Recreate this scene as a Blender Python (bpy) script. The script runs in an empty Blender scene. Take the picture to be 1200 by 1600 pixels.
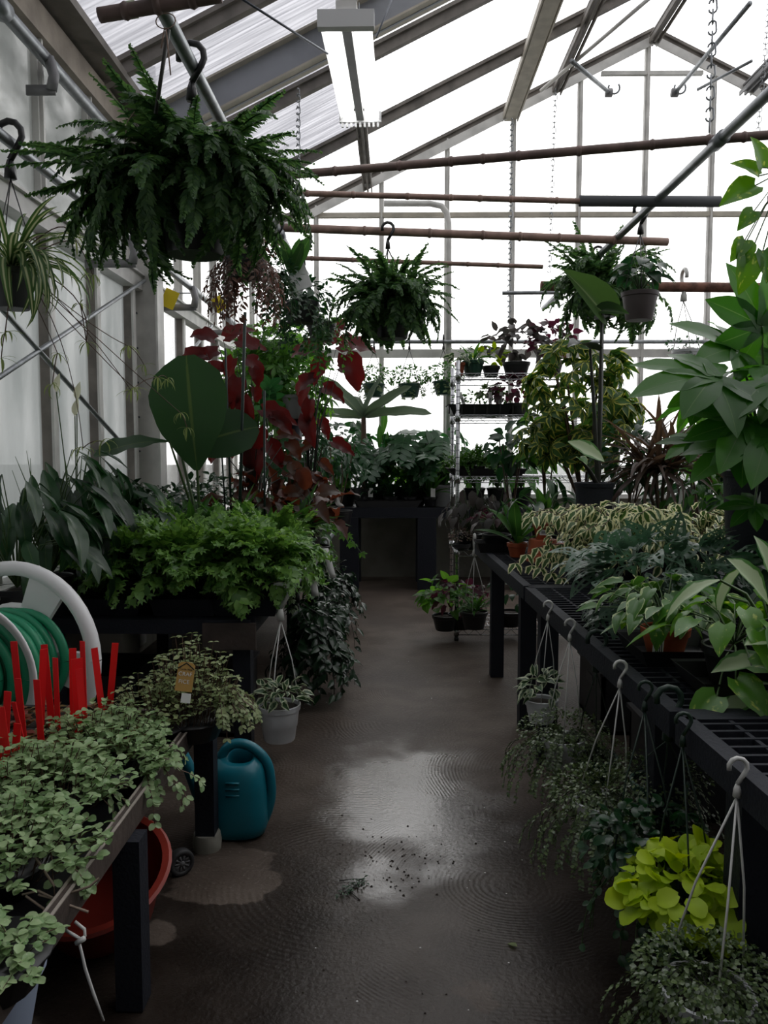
import bpy, bmesh, math, random
import numpy as np
from mathutils import Matrix, Vector
sc = bpy.context.scene
COL = sc.collection
R = math.radians
# ---------------------------------------------------------------- camera, sky, exposure
PITCH, YAW, FPX, EYE = math.atan(95 / 1250), math.atan(15 / 1250), 1250.0, 1.5
cam_d = bpy.data.cameras.new('camera'); cam = bpy.data.objects.new('camera', cam_d); COL.objects.link(cam)
cam_d.sensor_fit = 'VERTICAL'; cam_d.sensor_height = 24; cam_d.lens = 24 * FPX / 1600
cam_d.clip_start = .05; cam_d.clip_end = 300
cam.location = (0, 0, EYE); cam.rotation_euler = (math.pi / 2 - PITCH, 0, YAW)
sc.camera = cam
CROT = cam.rotation_euler.to_matrix()
w = bpy.data.worlds.new('sky'); sc.world = w; w.use_nodes = True
SUNDIR = Vector((.35, .72, .60)).normalized()
def build_sky():
    nt = w.node_tree; n = nt.nodes; n.clear()
    out = n.new('ShaderNodeOutputWorld'); bg = n.new('ShaderNodeBackground')
    tc = n.new('ShaderNodeTexCoord'); dot = n.new('ShaderNodeVectorMath'); dot.operation = 'DOT_PRODUCT'
    dot.inputs[1].default_value = SUNDIR
    mr = n.new('ShaderNodeMapRange'); mr.inputs[1].default_value = -.1; mr.inputs[2].default_value = 1
    pw = n.new('ShaderNodeMath'); pw.operation = 'POWER'; pw.inputs[1].default_value = 2.0
    ml = n.new('ShaderNodeMath'); ml.operation = 'MULTIPLY_ADD'; ml.inputs[1].default_value = 2.9; ml.inputs[2].default_value = .80
    l = nt.links.new
    l(tc.outputs['Generated'], dot.inputs[0]); l(dot.outputs['Value'], mr.inputs[0]); l(mr.outputs[0], pw.inputs[0]); l(pw.outputs[0], ml.inputs[0])
    bg.inputs[0].default_value = (1, .995, .985, 1); l(ml.outputs[0], bg.inputs[1]); l(bg.outputs[0], out.inputs[0])
build_sky()
sc.view_settings.view_transform = 'Standard'; sc.view_settings.look = 'None'
sc.view_settings.exposure = 0.0; sc.view_settings.gamma = 1; sc.view_settings.use_curve_mapping = False
cy = sc.cycles
cy.max_bounces = 7; cy.diffuse_bounces = 3; cy.glossy_bounces = 3; cy.transmission_bounces = 4; cy.transparent_max_bounces = 12
cy.caustics_reflective = False; cy.caustics_refractive = False; cy.use_denoising = True; cy.sample_clamp_indirect = 4

def at(px, py, Y):
    """world point at depth Y seen at photograph pixel px, py"""
    d = CROT @ Vector(((px - 600) / FPX, -(py - 800) / FPX, -1))
    k = Y / d.y
    return Vector((d.x * k, Y, EYE + d.z * k))
def zat(py, Y): return at(600, py, Y).z
def pix(p):
    c = CROT.transposed() @ (Vector(p) - cam.location)
    return 600 + FPX * c.x / -c.z, 800 - FPX * c.y / -c.z

# ---------------------------------------------------------------- materials
MATS = {}
def principled(name, col, rough=.5, metal=0, spec=.5, noise=0, nscale=8, bump=0, bscale=40, col2=None, alpha=None):
    m = bpy.data.materials.new(name); m.use_nodes = True; nt = m.node_tree; b = nt.nodes['Principled BSDF']; l = nt.links.new
    b.inputs['Base Color'].default_value = (*col, 1); b.inputs['Roughness'].default_value = rough; b.inputs['Metallic'].default_value = metal
    b.inputs['Specular IOR Level'].default_value = spec
    if noise or bump:
        tc = nt.nodes.new('ShaderNodeTexCoord')
    if noise:
        nz = nt.nodes.new('ShaderNodeTexNoise'); nz.inputs['Scale'].default_value = nscale; nz.inputs['Detail'].default_value = 5
        mx = nt.nodes.new('ShaderNodeMix'); mx.data_type = 'RGBA'
        mx.inputs[6].default_value = (*col, 1); mx.inputs[7].default_value = (*(col2 or tuple(c * (1 - noise) for c in col)), 1)
        rp = nt.nodes.new('ShaderNodeMapRange'); rp.inputs[1].default_value = .38; rp.inputs[2].default_value = .66
        l(tc.outputs['Object'], nz.inputs['Vector']); l(nz.outputs[0], rp.inputs[0]); l(rp.outputs[0], mx.inputs[0]); l(mx.outputs[2], b.inputs['Base Color'])
    if bump:
        nz2 = nt.nodes.new('ShaderNodeTexNoise'); nz2.inputs['Scale'].default_value = bscale; nz2.inputs['Detail'].default_value = 4
        bp = nt.nodes.new('ShaderNodeBump'); bp.inputs['Strength'].default_value = bump; bp.inputs['Distance'].default_value = .01
        l(tc.outputs['Object'], nz2.inputs['Vector']); l(nz2.outputs[0], bp.inputs['Height']); l(bp.outputs[0], b.inputs['Normal'])
    MATS[name] = m; return m
def leaf_mat(name, col, col2=None, edge=None, rib=None, rough=.42, trans=.32, tcol=None, mott=None, spec=.35, bandn=0):
    """green leaf: col..col2 by island, optional pale margin 'edge'=(colour, start, blotch), pale midrib, mottling"""
    m = bpy.data.materials.new(name); m.use_nodes = True; nt = m.node_tree; N = nt.nodes; l = nt.links.new
    b = N['Principled BSDF']; out = N['Material Output']
    b.inputs['Roughness'].default_value = rough; b.inputs['Specular IOR Level'].default_value = spec
    geo = N.new('ShaderNodeNewGeometry'); oi = N.new('ShaderNodeObjectInfo'); uv = N.new('ShaderNodeUVMap'); sep = N.new('ShaderNodeSeparateXYZ')
    l(uv.outputs[0], sep.inputs[0])
    ad = N.new('ShaderNodeMath'); ad.operation = 'ADD'; fr = N.new('ShaderNodeMath'); fr.operation = 'FRACT'
    l(geo.outputs['Random Per Island'], ad.inputs[0]); l(oi.outputs['Random'], ad.inputs[1]); l(ad.outputs[0], fr.inputs[0])
    def mix(f, a, c):
        x = N.new('ShaderNodeMix'); x.data_type = 'RGBA'
        for s, v in ((x.inputs[6], a), (x.inputs[7], c)):
            if isinstance(v, tuple): s.default_value = (*v, 1)
            else: l(v, s)
        l(f, x.inputs[0]); return x.outputs[2]
    c = mix(fr.outputs[0], col, col2 or tuple(k * .6 for k in col))
    ax = N.new('ShaderNodeMath'); ax.operation = 'SUBTRACT'; ax.inputs[1].default_value = .5; l(sep.outputs[0], ax.inputs[0])
    ab = N.new('ShaderNodeMath'); ab.operation = 'ABSOLUTE'; l(ax.outputs[0], ab.inputs[0])
    if edge or mott:
        nz = N.new('ShaderNodeTexNoise'); nz.inputs['Scale'].default_value = (edge[3] if edge and len(edge) > 3 else 5); nz.inputs['Detail'].default_value = 3
        ob = N.new('ShaderNodeMath'); ob.operation = 'MULTIPLY_ADD'; ob.inputs[1].default_value = 37.0
        cmb = N.new('ShaderNodeCombineXYZ'); l(sep.outputs[0], cmb.inputs[0]); l(sep.outputs[1], cmb.inputs[1])
        sc9 = N.new('ShaderNodeMath'); sc9.operation = 'MULTIPLY'; sc9.inputs[1].default_value = 37.; l(fr.outputs[0], sc9.inputs[0]); l(sc9.outputs[0], cmb.inputs[2])
        l(cmb.outputs[0], nz.inputs['Vector'])
    if edge:
        mm = N.new('ShaderNodeMath'); mm.operation = 'MULTIPLY_ADD'; mm.inputs[1].default_value = edge[2]; l(nz.outputs[0], mm.inputs[0]); l(ab.outputs[0], mm.inputs[2])
        mr = N.new('ShaderNodeMapRange'); mr.inputs[1].default_value = edge[1] + edge[2] * .5; mr.inputs[2].default_value = edge[1] + edge[2] * .5 + .05
        l(mm.outputs[0], mr.inputs[0]); c = mix(mr.outputs[0], c, edge[0])
    if mott:
        mr = N.new('ShaderNodeMapRange'); mr.inputs[1].default_value = mott[1]; mr.inputs[2].default_value = mott[1] + .12
        l(nz.outputs[0], mr.inputs[0]); c = mix(mr.outputs[0], c, mott[0])
    if rib:
        mr = N.new('ShaderNodeMapRange'); mr.inputs[1].default_value = rib[1]; mr.inputs[2].default_value = rib[1] * .4
        l(ab.outputs[0], mr.inputs[0]); c = mix(mr.outputs[0], c, rib[0])
    l(c, b.inputs['Base Color'])
    tr = N.new('ShaderNodeBsdfTranslucent')
    if tcol: tr.inputs[0].default_value = (*tcol, 1)
    else:
        hs = N.new('ShaderNodeHueSaturation'); hs.inputs['Hue'].default_value = .485; hs.inputs['Saturation'].default_value = 1.1; hs.inputs['Value'].default_value = 2.2
        l(c, hs.inputs['Color']); l(hs.outputs[0], tr.inputs[0])
    ms = N.new('ShaderNodeMixShader'); ms.inputs[0].default_value = trans
    l(b.outputs[0], ms.inputs[1]); l(tr.outputs[0], ms.inputs[2]); l(ms.outputs[0], out.inputs[0])
    MATS[name] = m; return m
def sheet_mat(name, tcol, clear, frost, gloss=.06, rough=.15, ccol=(1, 1, 1), streak=0, sscale=(1, 1, 1)):
    """glazing: clear (transparent) + diffusing (translucent) + a little reflection, with dirt streaks in the diffusing share"""
    m = bpy.data.materials.new(name); m.use_nodes = True; nt = m.node_tree; N = nt.nodes; l = nt.links.new; N.remove(N['Principled BSDF']); out = N['Material Output']
    tp = N.new('ShaderNodeBsdfTransparent'); tp.inputs[0].default_value = (*ccol, 1)
    tl = N.new('ShaderNodeBsdfTranslucent'); tl.inputs[0].default_value = (*tcol, 1)
    df = N.new('ShaderNodeBsdfDiffuse'); df.inputs[0].default_value = (*[min(.8, c) for c in tcol], 1)
    gl = N.new('ShaderNodeBsdfGlossy'); gl.inputs['Roughness'].default_value = rough
    m0 = N.new('ShaderNodeMixShader'); m0.inputs[0].default_value = .3; l(tl.outputs[0], m0.inputs[1]); l(df.outputs[0], m0.inputs[2])
    m1 = N.new('ShaderNodeMixShader'); m1.inputs[0].default_value = frost; l(tp.outputs[0], m1.inputs[1]); l(m0.outputs[0], m1.inputs[2])
    if streak:
        tc = N.new('ShaderNodeTexCoord'); mp = N.new('ShaderNodeMapping'); mp.inputs['Scale'].default_value = sscale; nz = N.new('ShaderNodeTexNoise'); nz.inputs['Scale'].default_value = 3; nz.inputs['Detail'].default_value = 5
        mr = N.new('ShaderNodeMapRange'); mr.inputs[1].default_value = .3; mr.inputs[2].default_value = .7; mr.inputs[3].default_value = frost - streak; mr.inputs[4].default_value = min(1, frost + streak)
        l(tc.outputs['Object'], mp.inputs[0]); l(mp.outputs[0], nz.inputs['Vector']); l(nz.outputs[0], mr.inputs[0]); l(mr.outputs[0], m1.inputs[0])
    lw = N.new('ShaderNodeLayerWeight'); pw = N.new('ShaderNodeMath'); pw.operation = 'POWER'; pw.inputs[1].default_value = 5; l(lw.outputs['Facing'], pw.inputs[0])
    fr = N.new('ShaderNodeMath'); fr.operation = 'MULTIPLY_ADD'; fr.inputs[1].default_value = .5; fr.inputs[2].default_value = .03; l(pw.outputs[0], fr.inputs[0])
    m2 = N.new('ShaderNodeMixShader'); l(m1.outputs[0], m2.inputs[1]); l(gl.outputs[0], m2.inputs[2])
    if gloss: l(fr.outputs[0], m2.inputs[0])
    else: m2.inputs[0].default_value = 0
    l(m2.outputs[0], out.inputs[0]); MATS[name] = m; return m
def emit_mat(name, col, s):
    m = bpy.data.materials.new(name); m.use_nodes = True; nt = m.node_tree; b = nt.nodes['Principled BSDF']
    b.inputs['Base Color'].default_value = (.9, .9, .9, 1); b.inputs['Emission Color'].default_value = (*col, 1); b.inputs['Emission Strength'].default_value = s
    MATS[name] = m; return m
P = principled
P('galv', (.34, .36, .38), .38, .7, noise=.35, nscale=14); P('steel_dark', (.10, .11, .13), .45, .6); P('chrome', (.55, .56, .58), .22, 1)
P('frame_white', (.78, .77, .74), .5, noise=.25, nscale=5); P('frame_grey', (.30, .30, .31), .5, .2, noise=.3, nscale=4); P('frame_brown', (.26, .235, .21), .6, noise=.4, nscale=6)
P('truss_grey', (.40, .42, .47), .5, noise=.2, nscale=3); P('flange_tan', (.62, .57, .48), .55, noise=.2); P('wood_plate', (.44, .38, .32), .7, noise=.35, nscale=5, bump=.2)
P('concrete_wall', (.30, .29, .25), .85, noise=.35, nscale=2.5, bump=.3, bscale=25)
P('block_wall', (.16, .16, .155), .9, noise=.3, nscale=3)
P('bench_black', (.012, .014, .021), .6, spec=.3, bump=.25, bscale=90); P('black_plastic', (.012, .012, .014), .38); P('soft_black', (.03, .03, .033), .5)
P('wood_brown', (.068, .050, .042), .65, noise=.4, nscale=9, bump=.3); P('wood_edge', (.34, .30, .26), .7, noise=.3, nscale=20)
P('white_plastic', (.82, .82, .83), .38); P('white_pot', (.70, .71, .74), .4, noise=.12); P('tag_white', (.75, .75, .74), .5); P('hose_green', (.02, .28, .14), .35); P('red_tag', (.78, .010, .014), .4)
P('gold_tag', (.48, .28, .075), .5); P('ink', (.02, .02, .02), .6); P('barcode_grey', (.25, .25, .26), .6)
P('teal', (.007, .165, .225), .32, noise=.15, nscale=6); P('red_tub', (.30, .035, .022), .38, noise=.2); P('pale_blue', (.32, .38, .50), .4); P('terracotta', (.40, .085, .03), .6, noise=.2)
P('green_pot', (.02, .075, .05), .4); P('grey_pot', (.22, .22, .23), .5); P('brown_pot', (.075, .058, .06), .5)
P('soil', (.022, .015, .010), .95, bump=.8, bscale=60); P('bamboo', (.34, .22, .18), .6, noise=.45, nscale=12); P('bamboo_dark', (.19, .125, .11), .6, noise=.4, nscale=10)
P('timber', (.24, .11, .075), .8, noise=.6, nscale=14, bump=.6, bscale=30); P('foam_grey', (.10, .105, .115), .8); P('tape', (.30, .34, .22), .6); P('twine', (.30, .21, .17), .9)
P('yellow_card', (.75, .58, .01), .5); P('black_hanger', (.012, .012, .013), .35); P('green_hanger', (.012, .03, .02), .4); P('wire_white', (.60, .60, .58), .4)
P('stem_green', (.05, .10, .025), .5); P('stem_brown', (.10, .06, .04), .7); P('stem_pale', (.30, .25, .18), .6); P('stem_dark', (.018, .02, .014), .5); P('stake_green', (.01, .03, .022), .45); P('bark', (.12, .09, .065), .85, noise=.4, bump=.5); P('root_pale', (.28, .22, .17), .8)
P('rubber', (.03, .03, .032), .6); P('wheel_grey', (.13, .13, .135), .45); P('pink_flower', (.55, .03, .08), .5)
P('far_building', (.30, .34, .35), .8, noise=.2); P('outside_ground', (.10, .10, .085), .95, noise=.4, nscale=.6)
emit_mat('tube_light', (1, 1, .97), 3.2)
sheet_mat('glass_clear', (.9, .92, .95), .8, .22, streak=.18, sscale=(1, 1, .4))
sheet_mat('glass_frost', (.74, .77, .77), .5, .80, streak=.14, sscale=(.5, 2, .5), rough=.3)
sheet_mat('poly_roof', (.78, .78, .80), .3, .30, ccol=(.97, .97, 1), rough=.25, streak=.12, sscale=(.6, 9, .6))
sheet_mat('poly_shaded', (.40, .40, .44), .3, .90, ccol=(.9, .9, .95), rough=.25, streak=.14, sscale=(.6, 14, .6))  # greyer copy of the roof sheet, shade on the eave side put into its colour
sheet_mat('vent_pane', (.55, .57, .56), .5, .80, streak=.2, sscale=(1, 1, 2), rough=.2)
L_ = leaf_mat
L_('fern_green', (.080, .165, .048), (.026, .070, .028), trans=.38)
L_('fern_bright', (.080, .210, .028), (.030, .100, .018), trans=.3)
L_('crest_green', (.20, .37, .085), (.06, .155, .032), trans=.28, rough=.38, spec=.45)
L_('lily_dark', (.018, .062, .020), (.008, .030, .012), rib=((.05, .10, .03), .035), rough=.3, spec=.5, trans=.2)
L_('ear_green', (.022, .060, .020), (.016, .050, .016), rib=((.06, .10, .03), .03), trans=.35, rough=.5)
L_('begonia_red', (.095, .012, .012), (.040, .010, .012), rough=.4, trans=.3, tcol=(.20, .014, .012))
L_('begonia_brown', (.075, .022, .016), (.030, .024, .012), trans=.3, tcol=(.22, .05, .02))
L_('leaf_mid', (.050, .15, .028), (.022, .075, .018), rib=((.10, .2, .05), .03), trans=.35)
L_('leaf_backlit', (.085, .22, .035), (.04, .12, .022), rib=((.14, .26, .07), .03), trans=.5)  # copy of the mid green leaf, brightened in colour for light from behind
L_('leaf_deep', (.018, .066, .024), (.009, .034, .014), rib=((.04, .09, .03), .03), trans=.28, rough=.32, spec=.5)
L_('leaf_lime', (.26, .40, .02), (.13, .24, .012), trans=.3, rough=.45)
L_('lime_coleus', (.42, .55, .022), (.28, .42, .016), trans=.25, rough=.5)
L_('leaf_glossy', (.022, .055, .024), (.011, .030, .015), rough=.26, spec=.6, trans=.15)
L_('spider_leaf', (.060, .13, .035), (.035, .085, .022), rib=((.42, .45, .26), .20), trans=.3)
L_('plantlet_leaf', (.22, .27, .10), (.13, .18, .06), trans=.35)
L_('callisia_leaf', (.28, .38, .19), (.15, .26, .10), trans=.18, rough=.4, spec=.4, mott=((.34, .37, .24), .60))
L_('turtle_leaf', (.27, .32, .15), (.15, .21, .085), trans=.2, rough=.42, mott=((.25, .24, .17), .62))
L_('wire_leaf', (.10, .15, .045), (.04, .075, .025), trans=.15, rough=.3, spec=.6)
L_('fig_leaf', (.055, .12, .030), (.035, .085, .022), edge=((.74, .73, .46), .25, .35, 4), trans=.25, rough=.42)
L_('hoya_leaf', (.035, .085, .030), (.020, .055, .020), edge=((.42, .47, .32), .26, .35, 4), trans=.2, rough=.35)
L_('ivy_leaf', (.090, .16, .055), (.035, .085, .025), edge=((.30, .34, .20), .33, .3, 3), trans=.28)
L_('schef_leaf', (.055, .135, .028), (.025, .07, .018), edge=((.46, .47, .10), .36, 1.0, 2.2), trans=.35)
L_('adans_leaf', (.070, .135, .085), (.034, .08, .046), rib=((.07, .13, .08), .03), trans=.22, rough=.35, spec=.5)
L_('pothos_leaf', (.095, .25, .022), (.040, .14, .018), mott=((.42, .52, .10), .60), trans=.3, rough=.32, spec=.5)
L_('njoy_leaf', (.060, .165, .026), (.035, .11, .020), edge=((.36, .45, .20), .43, .8, 2.5), trans=.3, rough=.32, spec=.5)
L_('aglao_leaf', (.36, .44, .27), (.30, .38, .21), edge=((.06, .17, .035), .34, .35, 4), trans=.25, rough=.35)
L_('fatsia_leaf', (.048, .175, .020), (.022, .095, .014), rib=((.09, .19, .05), .02), trans=.5, rough=.34, spec=.5)
L_('caladium_dark', (.018, .024, .020), (.012, .016, .014), rib=((.05, .07, .05), .025), trans=.12, rough=.28, spec=.5, tcol=(.02, .03, .02))
L_('alocasia_leaf', (.040, .085, .022), (.026, .060, .018), rib=((.09, .14, .05), .03), trans=.38, rough=.4)
L_('cordy_leaf', (.085, .060, .042), (.045, .028, .024), trans=.28, tcol=(.17, .10, .055))
L_('coleus_dark', (.055, .016, .028), (.030, .020, .016), trans=.3, tcol=(.16, .025, .06))
L_('grey_leaf', (.070, .060, .055), (.035, .035, .032), trans=.25)
L_('monst_leaf', (.026, .095, .030), (.014, .058, .022), rib=((.06, .14, .05), .02), trans=.35, rough=.33, spec=.5)
L_('banana_leaf', (.070, .105, .060), (.055, .085, .055), rib=((.12, .15, .08), .03), trans=.30)
L_('dry_leaf', (.15, .075, .055), (.070, .045, .030), trans=.3)
L_('white_spathe', (.60, .60, .44), (.55, .56, .42), trans=.3)
L_('scarlet_seedling', (.16, .030, .018), (.16, .12, .035), trans=.2)
L_('sedum_pink', (.28, .16, .14), (.14, .15, .09), trans=.1)
# ---------------------------------------------------------------- mesh helpers
class MB:
    """collects verts / faces / uvs and links them as ONE mesh object"""
    def __init__(s): s.v, s.f, s.u = [], [], []
    def add(s, v, f, u=None, M=None):
        o = len(s.v)
        s.v += [tuple(M @ Vector(p)) for p in v] if M is not None else [tuple(p) for p in v]
        s.u += list(u) if u else [(.5, .5)] * len(v)
        s.f += [tuple(i + o for i in q) for q in f]; return s
    def box(s, c, d, M=None):
        x, y, z = d[0] / 2, d[1] / 2, d[2] / 2
        v = [(c[0] + a * x, c[1] + b * y, c[2] + e * z) for a in (-1, 1) for b in (-1, 1) for e in (-1, 1)]
        return s.add(v, [(0, 1, 3, 2), (4, 6, 7, 5), (0, 4, 5, 1), (2, 3, 7, 6), (0, 2, 6, 4), (1, 5, 7, 3)], None, M)
    def bar(s, a, b, wd, ht, up=(0, 0, 1)):
        a, b = Vector(a), Vector(b); d = b - a; L = d.length; d.normalize(); x = d.cross(Vector(up)).normalized(); z = x.cross(d)
        M = Matrix((x, d, z)).transposed().to_4x4(); M.translation = (a + b) / 2
        return s.box((0, 0, 0), (wd, L, ht), M)
    def tube(s, pts, r, n=6, cap=True, M=None):
        pts = [Vector(p) for p in pts]; rr = r if isinstance(r, (list, tuple)) else [r] * len(pts)
        v, f = [], []; up = Vector((0, 0, 1))
        for i, p in enumerate(pts):
            d = (pts[min(i + 1, len(pts) - 1)] - pts[max(i - 1, 0)])
            d = d.normalized() if d.length > 1e-9 else Vector((0, 0, 1))
            if i == 0:
                x = d.cross(up if abs(d.z) < .95 else Vector((1, 0, 0))).normalized()
            else:
                x = (x - d * x.dot(d)); x = x.normalized() if x.length > 1e-6 else d.orthogonal().normalized()
            y = d.cross(x)
            v += [p + (x * math.cos(2 * math.pi * k / n) + y * math.sin(2 * math.pi * k / n)) * rr[i] for k in range(n)]
        for i in range(len(pts) - 1):
            for k in range(n): f.append((i * n + k, i * n + (k + 1) % n, (i + 1) * n + (k + 1) % n, (i + 1) * n + k))
        if cap: f += [tuple(reversed(range(n))), tuple((len(pts) - 1) * n + k for k in range(n))]
        return s.add(v, f, None, M)
    def lathe(s, prof, n=20, M=None):
        v, f = [], []
        for r, z in prof: v += [(r * math.cos(2 * math.pi * k / n), r * math.sin(2 * math.pi * k / n), z) for k in range(n)]
        for i in range(len(prof) - 1):
            for k in range(n): f.append((i * n + k, i * n + (k + 1) % n, (i + 1) * n + (k + 1) % n, (i + 1) * n + k))
        return s.add(v, f, None, M)
    def torus(s, Rm, r, M=None, n=28, k=8, a0=0, a1=2 * math.pi):
        full = abs(a1 - a0 - 2 * math.pi) < 1e-6
        pts = [(Rm * math.cos(a0 + (a1 - a0) * i / n), Rm * math.sin(a0 + (a1 - a0) * i / n), 0) for i in range(n + 1)]
        return s.tube(pts, r, k, not full, M)
    def mesh(s, name, mat, smooth=True):
        me = bpy.data.meshes.new(name); me.from_pydata(s.v, [], s.f)
        uv = me.uv_layers.new(name='UVMap'); li = np.empty(len(me.loops), np.int32); me.loops.foreach_get('vertex_index', li)
        uv.data.foreach_set('uv', np.asarray(s.u, np.float32)[li].ravel())
        me.materials.append(MATS[mat])
        if smooth: me.polygons.foreach_set('use_smooth', np.ones(len(me.polygons), bool))
        me.update(); return me
    def link(s, name, mat, parent=None, smooth=True, loc=None, kind=None, label=None):
        return put(s.mesh(name, mat, smooth), name, parent, loc, kind, label)
def put(me, name, parent=None, loc=None, kind=None, label=None, M=None):
    o = bpy.data.objects.new(name, me); COL.objects.link(o)
    if parent is not None: o.parent = parent
    if M is not None: o.matrix_basis = M
    if loc is not None: o.location = loc
    if kind: o['kind'] = kind
    if label: o['label'] = label
    return o
def autosmooth(o, ang=35):
    me = o.data; me.polygons.foreach_set('use_smooth', np.ones(len(me.polygons), bool))
    bm = bmesh.new(); bm.from_mesh(me)
    for e in bm.edges:
        if len(e.link_faces) == 2 and e.calc_face_angle(0) > R(ang): e.smooth = False
    bm.to_mesh(me); bm.free(); return o
def tag(o, label, cat, group=None):
    o['label'] = label; o['category'] = cat
    if group: o['group'] = group
    return o
def thing(name, label, cat, loc=(0, 0, 0), group=None):
    o = bpy.data.objects.new(name, None); COL.objects.link(o); o.location = loc; o.empty_display_size = .05
    return tag(o, label, cat, group)
def struct(name, loc=(0, 0, 0)):
    o = bpy.data.objects.new(name, None); COL.objects.link(o); o.location = loc; o['kind'] = 'structure'; return o

# ---------------------------------------------------------------- leaf shapes (local: base at origin, tip along +Y, face up +Z)
PR = dict(ov=[(0, .08), (.12, .62), (.32, 1), (.6, .8), (.85, .36), (1, .02)], heart=[(0, .45), (.07, .85), (.24, 1), (.52, .8), (.82, .34), (1, .02)],
          lance=[(0, .10), (.2, .65), (.45, 1), (.72, .74), (.9, .3), (1, .01)], strap=[(0, .5), (.2, .95), (.6, 1), (.85, .6), (1, .02)],
          round=[(0, .2), (.12, .72), (.4, 1), (.7, .94), (.9, .62), (1, .22)], paddle=[(0, .07), (.15, .42), (.4, .86), (.65, 1), (.85, .82), (1, .2)], palmlobe=[(0, .5), (.25, .8), (.5, 1), (.72, .74), (.88, .4), (1, .02)], ear=[(0, .55), (.1, .88), (.35, 1), (.65, .9), (.88, .5), (1, .05)],
          lobe=[(0, .30), (.3, .55), (.62, 1), (.85, .6), (1, .02)], banana=[(0, .15), (.08, .8), (.3, 1), (.7, .95), (.92, .6), (1, .05)], pinna=[(0, .8), (.3, 1), (.75, .75), (1, .1)])
def prof(p, t):
    q = PR[p]
    for (a, x), (b, y) in zip(q, q[1:]):
        if t <= b:
            k = (t - a) / (b - a) if b > a else 0; k = k * k * (3 - 2 * k) * .5 + k * .5; return x + (y - x) * k
    return q[-1][1]
def strip(L, W, p='ov', ns=6, na=2, fold=.2, b0=0, bend=.6, wave=0, rnd=None, back=0):
    """one leaf blade: na cells each side; b0 = start pitch, bend = total droop (rad)"""
    v, f, u = [], [], []; y = z = 0; n = 2 * na + 1
    for i in range(ns + 1):
        t = i / ns
        if i:
            a = b0 - bend * (t - .5 / ns); y += L / ns * math.cos(a); z += L / ns * math.sin(a)
        wd = W / 2 * prof(p, t); a = b0 - bend * t
        for j in range(n):
            s = (j - na) / na
            h = abs(s) * wd * math.sin(fold) + (wave * wd * math.sin(t * 17 + s * 2) * abs(s) if wave else 0)
            yb = -back * L * (abs(s) ** 1.5) * max(0, 1 - t * 3)
            v.append((s * wd * math.cos(fold), y + yb - h * math.sin(a), z + h * math.cos(a))); u.append((.5 + s / 2, t))
    for i in range(ns):
        for j in range(n - 1): f.append((i * n + j, i * n + j + 1, (i + 1) * n + j + 1, (i + 1) * n + j))
    return v, f, u
LEAF = {}
def leafmesh(key, build, mat, name='leaf'):
    if key not in LEAF:
        b = MB(); build(b); me = b.mesh(name, mat); 
        co = np.empty(len(me.vertices) * 3, np.float32); me.vertices.foreach_get('co', co)
        LEAF[key] = dict(me=me, v=co.reshape(-1, 3), f=b.f, u=np.asarray(b.u, np.float32), mat=mat, size=float(np.abs(co).max()))
    return key
def simple(key, mat, p, L, W, n=3, bend=.6, fold=.22, ns=6, na=2, wave=0, back=0, b0=0, seed=1):
    r = random.Random(seed); ks = []
    for i in range(n):
        bd = bend * r.uniform(.4, 1.5)
        ks.append(leafmesh(f'{key}{i}', lambda b: b.add(*strip(L, W, p, ns, na, fold * r.uniform(.6, 1.4), b0, bd, wave, back=back)), mat))
    return ks
def palm(key, mat, L, W, nl, spread, n=3, p='lobe', bend=.5, fold=.15, ns=5, na=2, droop0=-.1, mid=1., seed=2, wave=0, name='leaf'):
    """lobes / leaflets radiating from the petiole point"""
    r = random.Random(seed); ks = []
    def mk(b):
        for k in range(nl):
            a = (k / (nl - 1) - .5) * spread; ll = L * (1 - (1 - mid) * abs(a) / (spread / 2)) * r.uniform(.92, 1.08)
            M = Matrix.Rotation(-a, 4, 'Z') @ Matrix.Rotation(droop0 + r.uniform(-.06, .06), 4, 'X'); M.translation = (0, 0, .0012 * k)
            b.add(*strip(ll, W * ll / L, p, ns, na, fold, 0, bend * r.uniform(.6, 1.4), wave), M)
    for i in range(n): ks.append(leafmesh(f'{key}{i}', mk, mat, name))
    return ks
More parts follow.
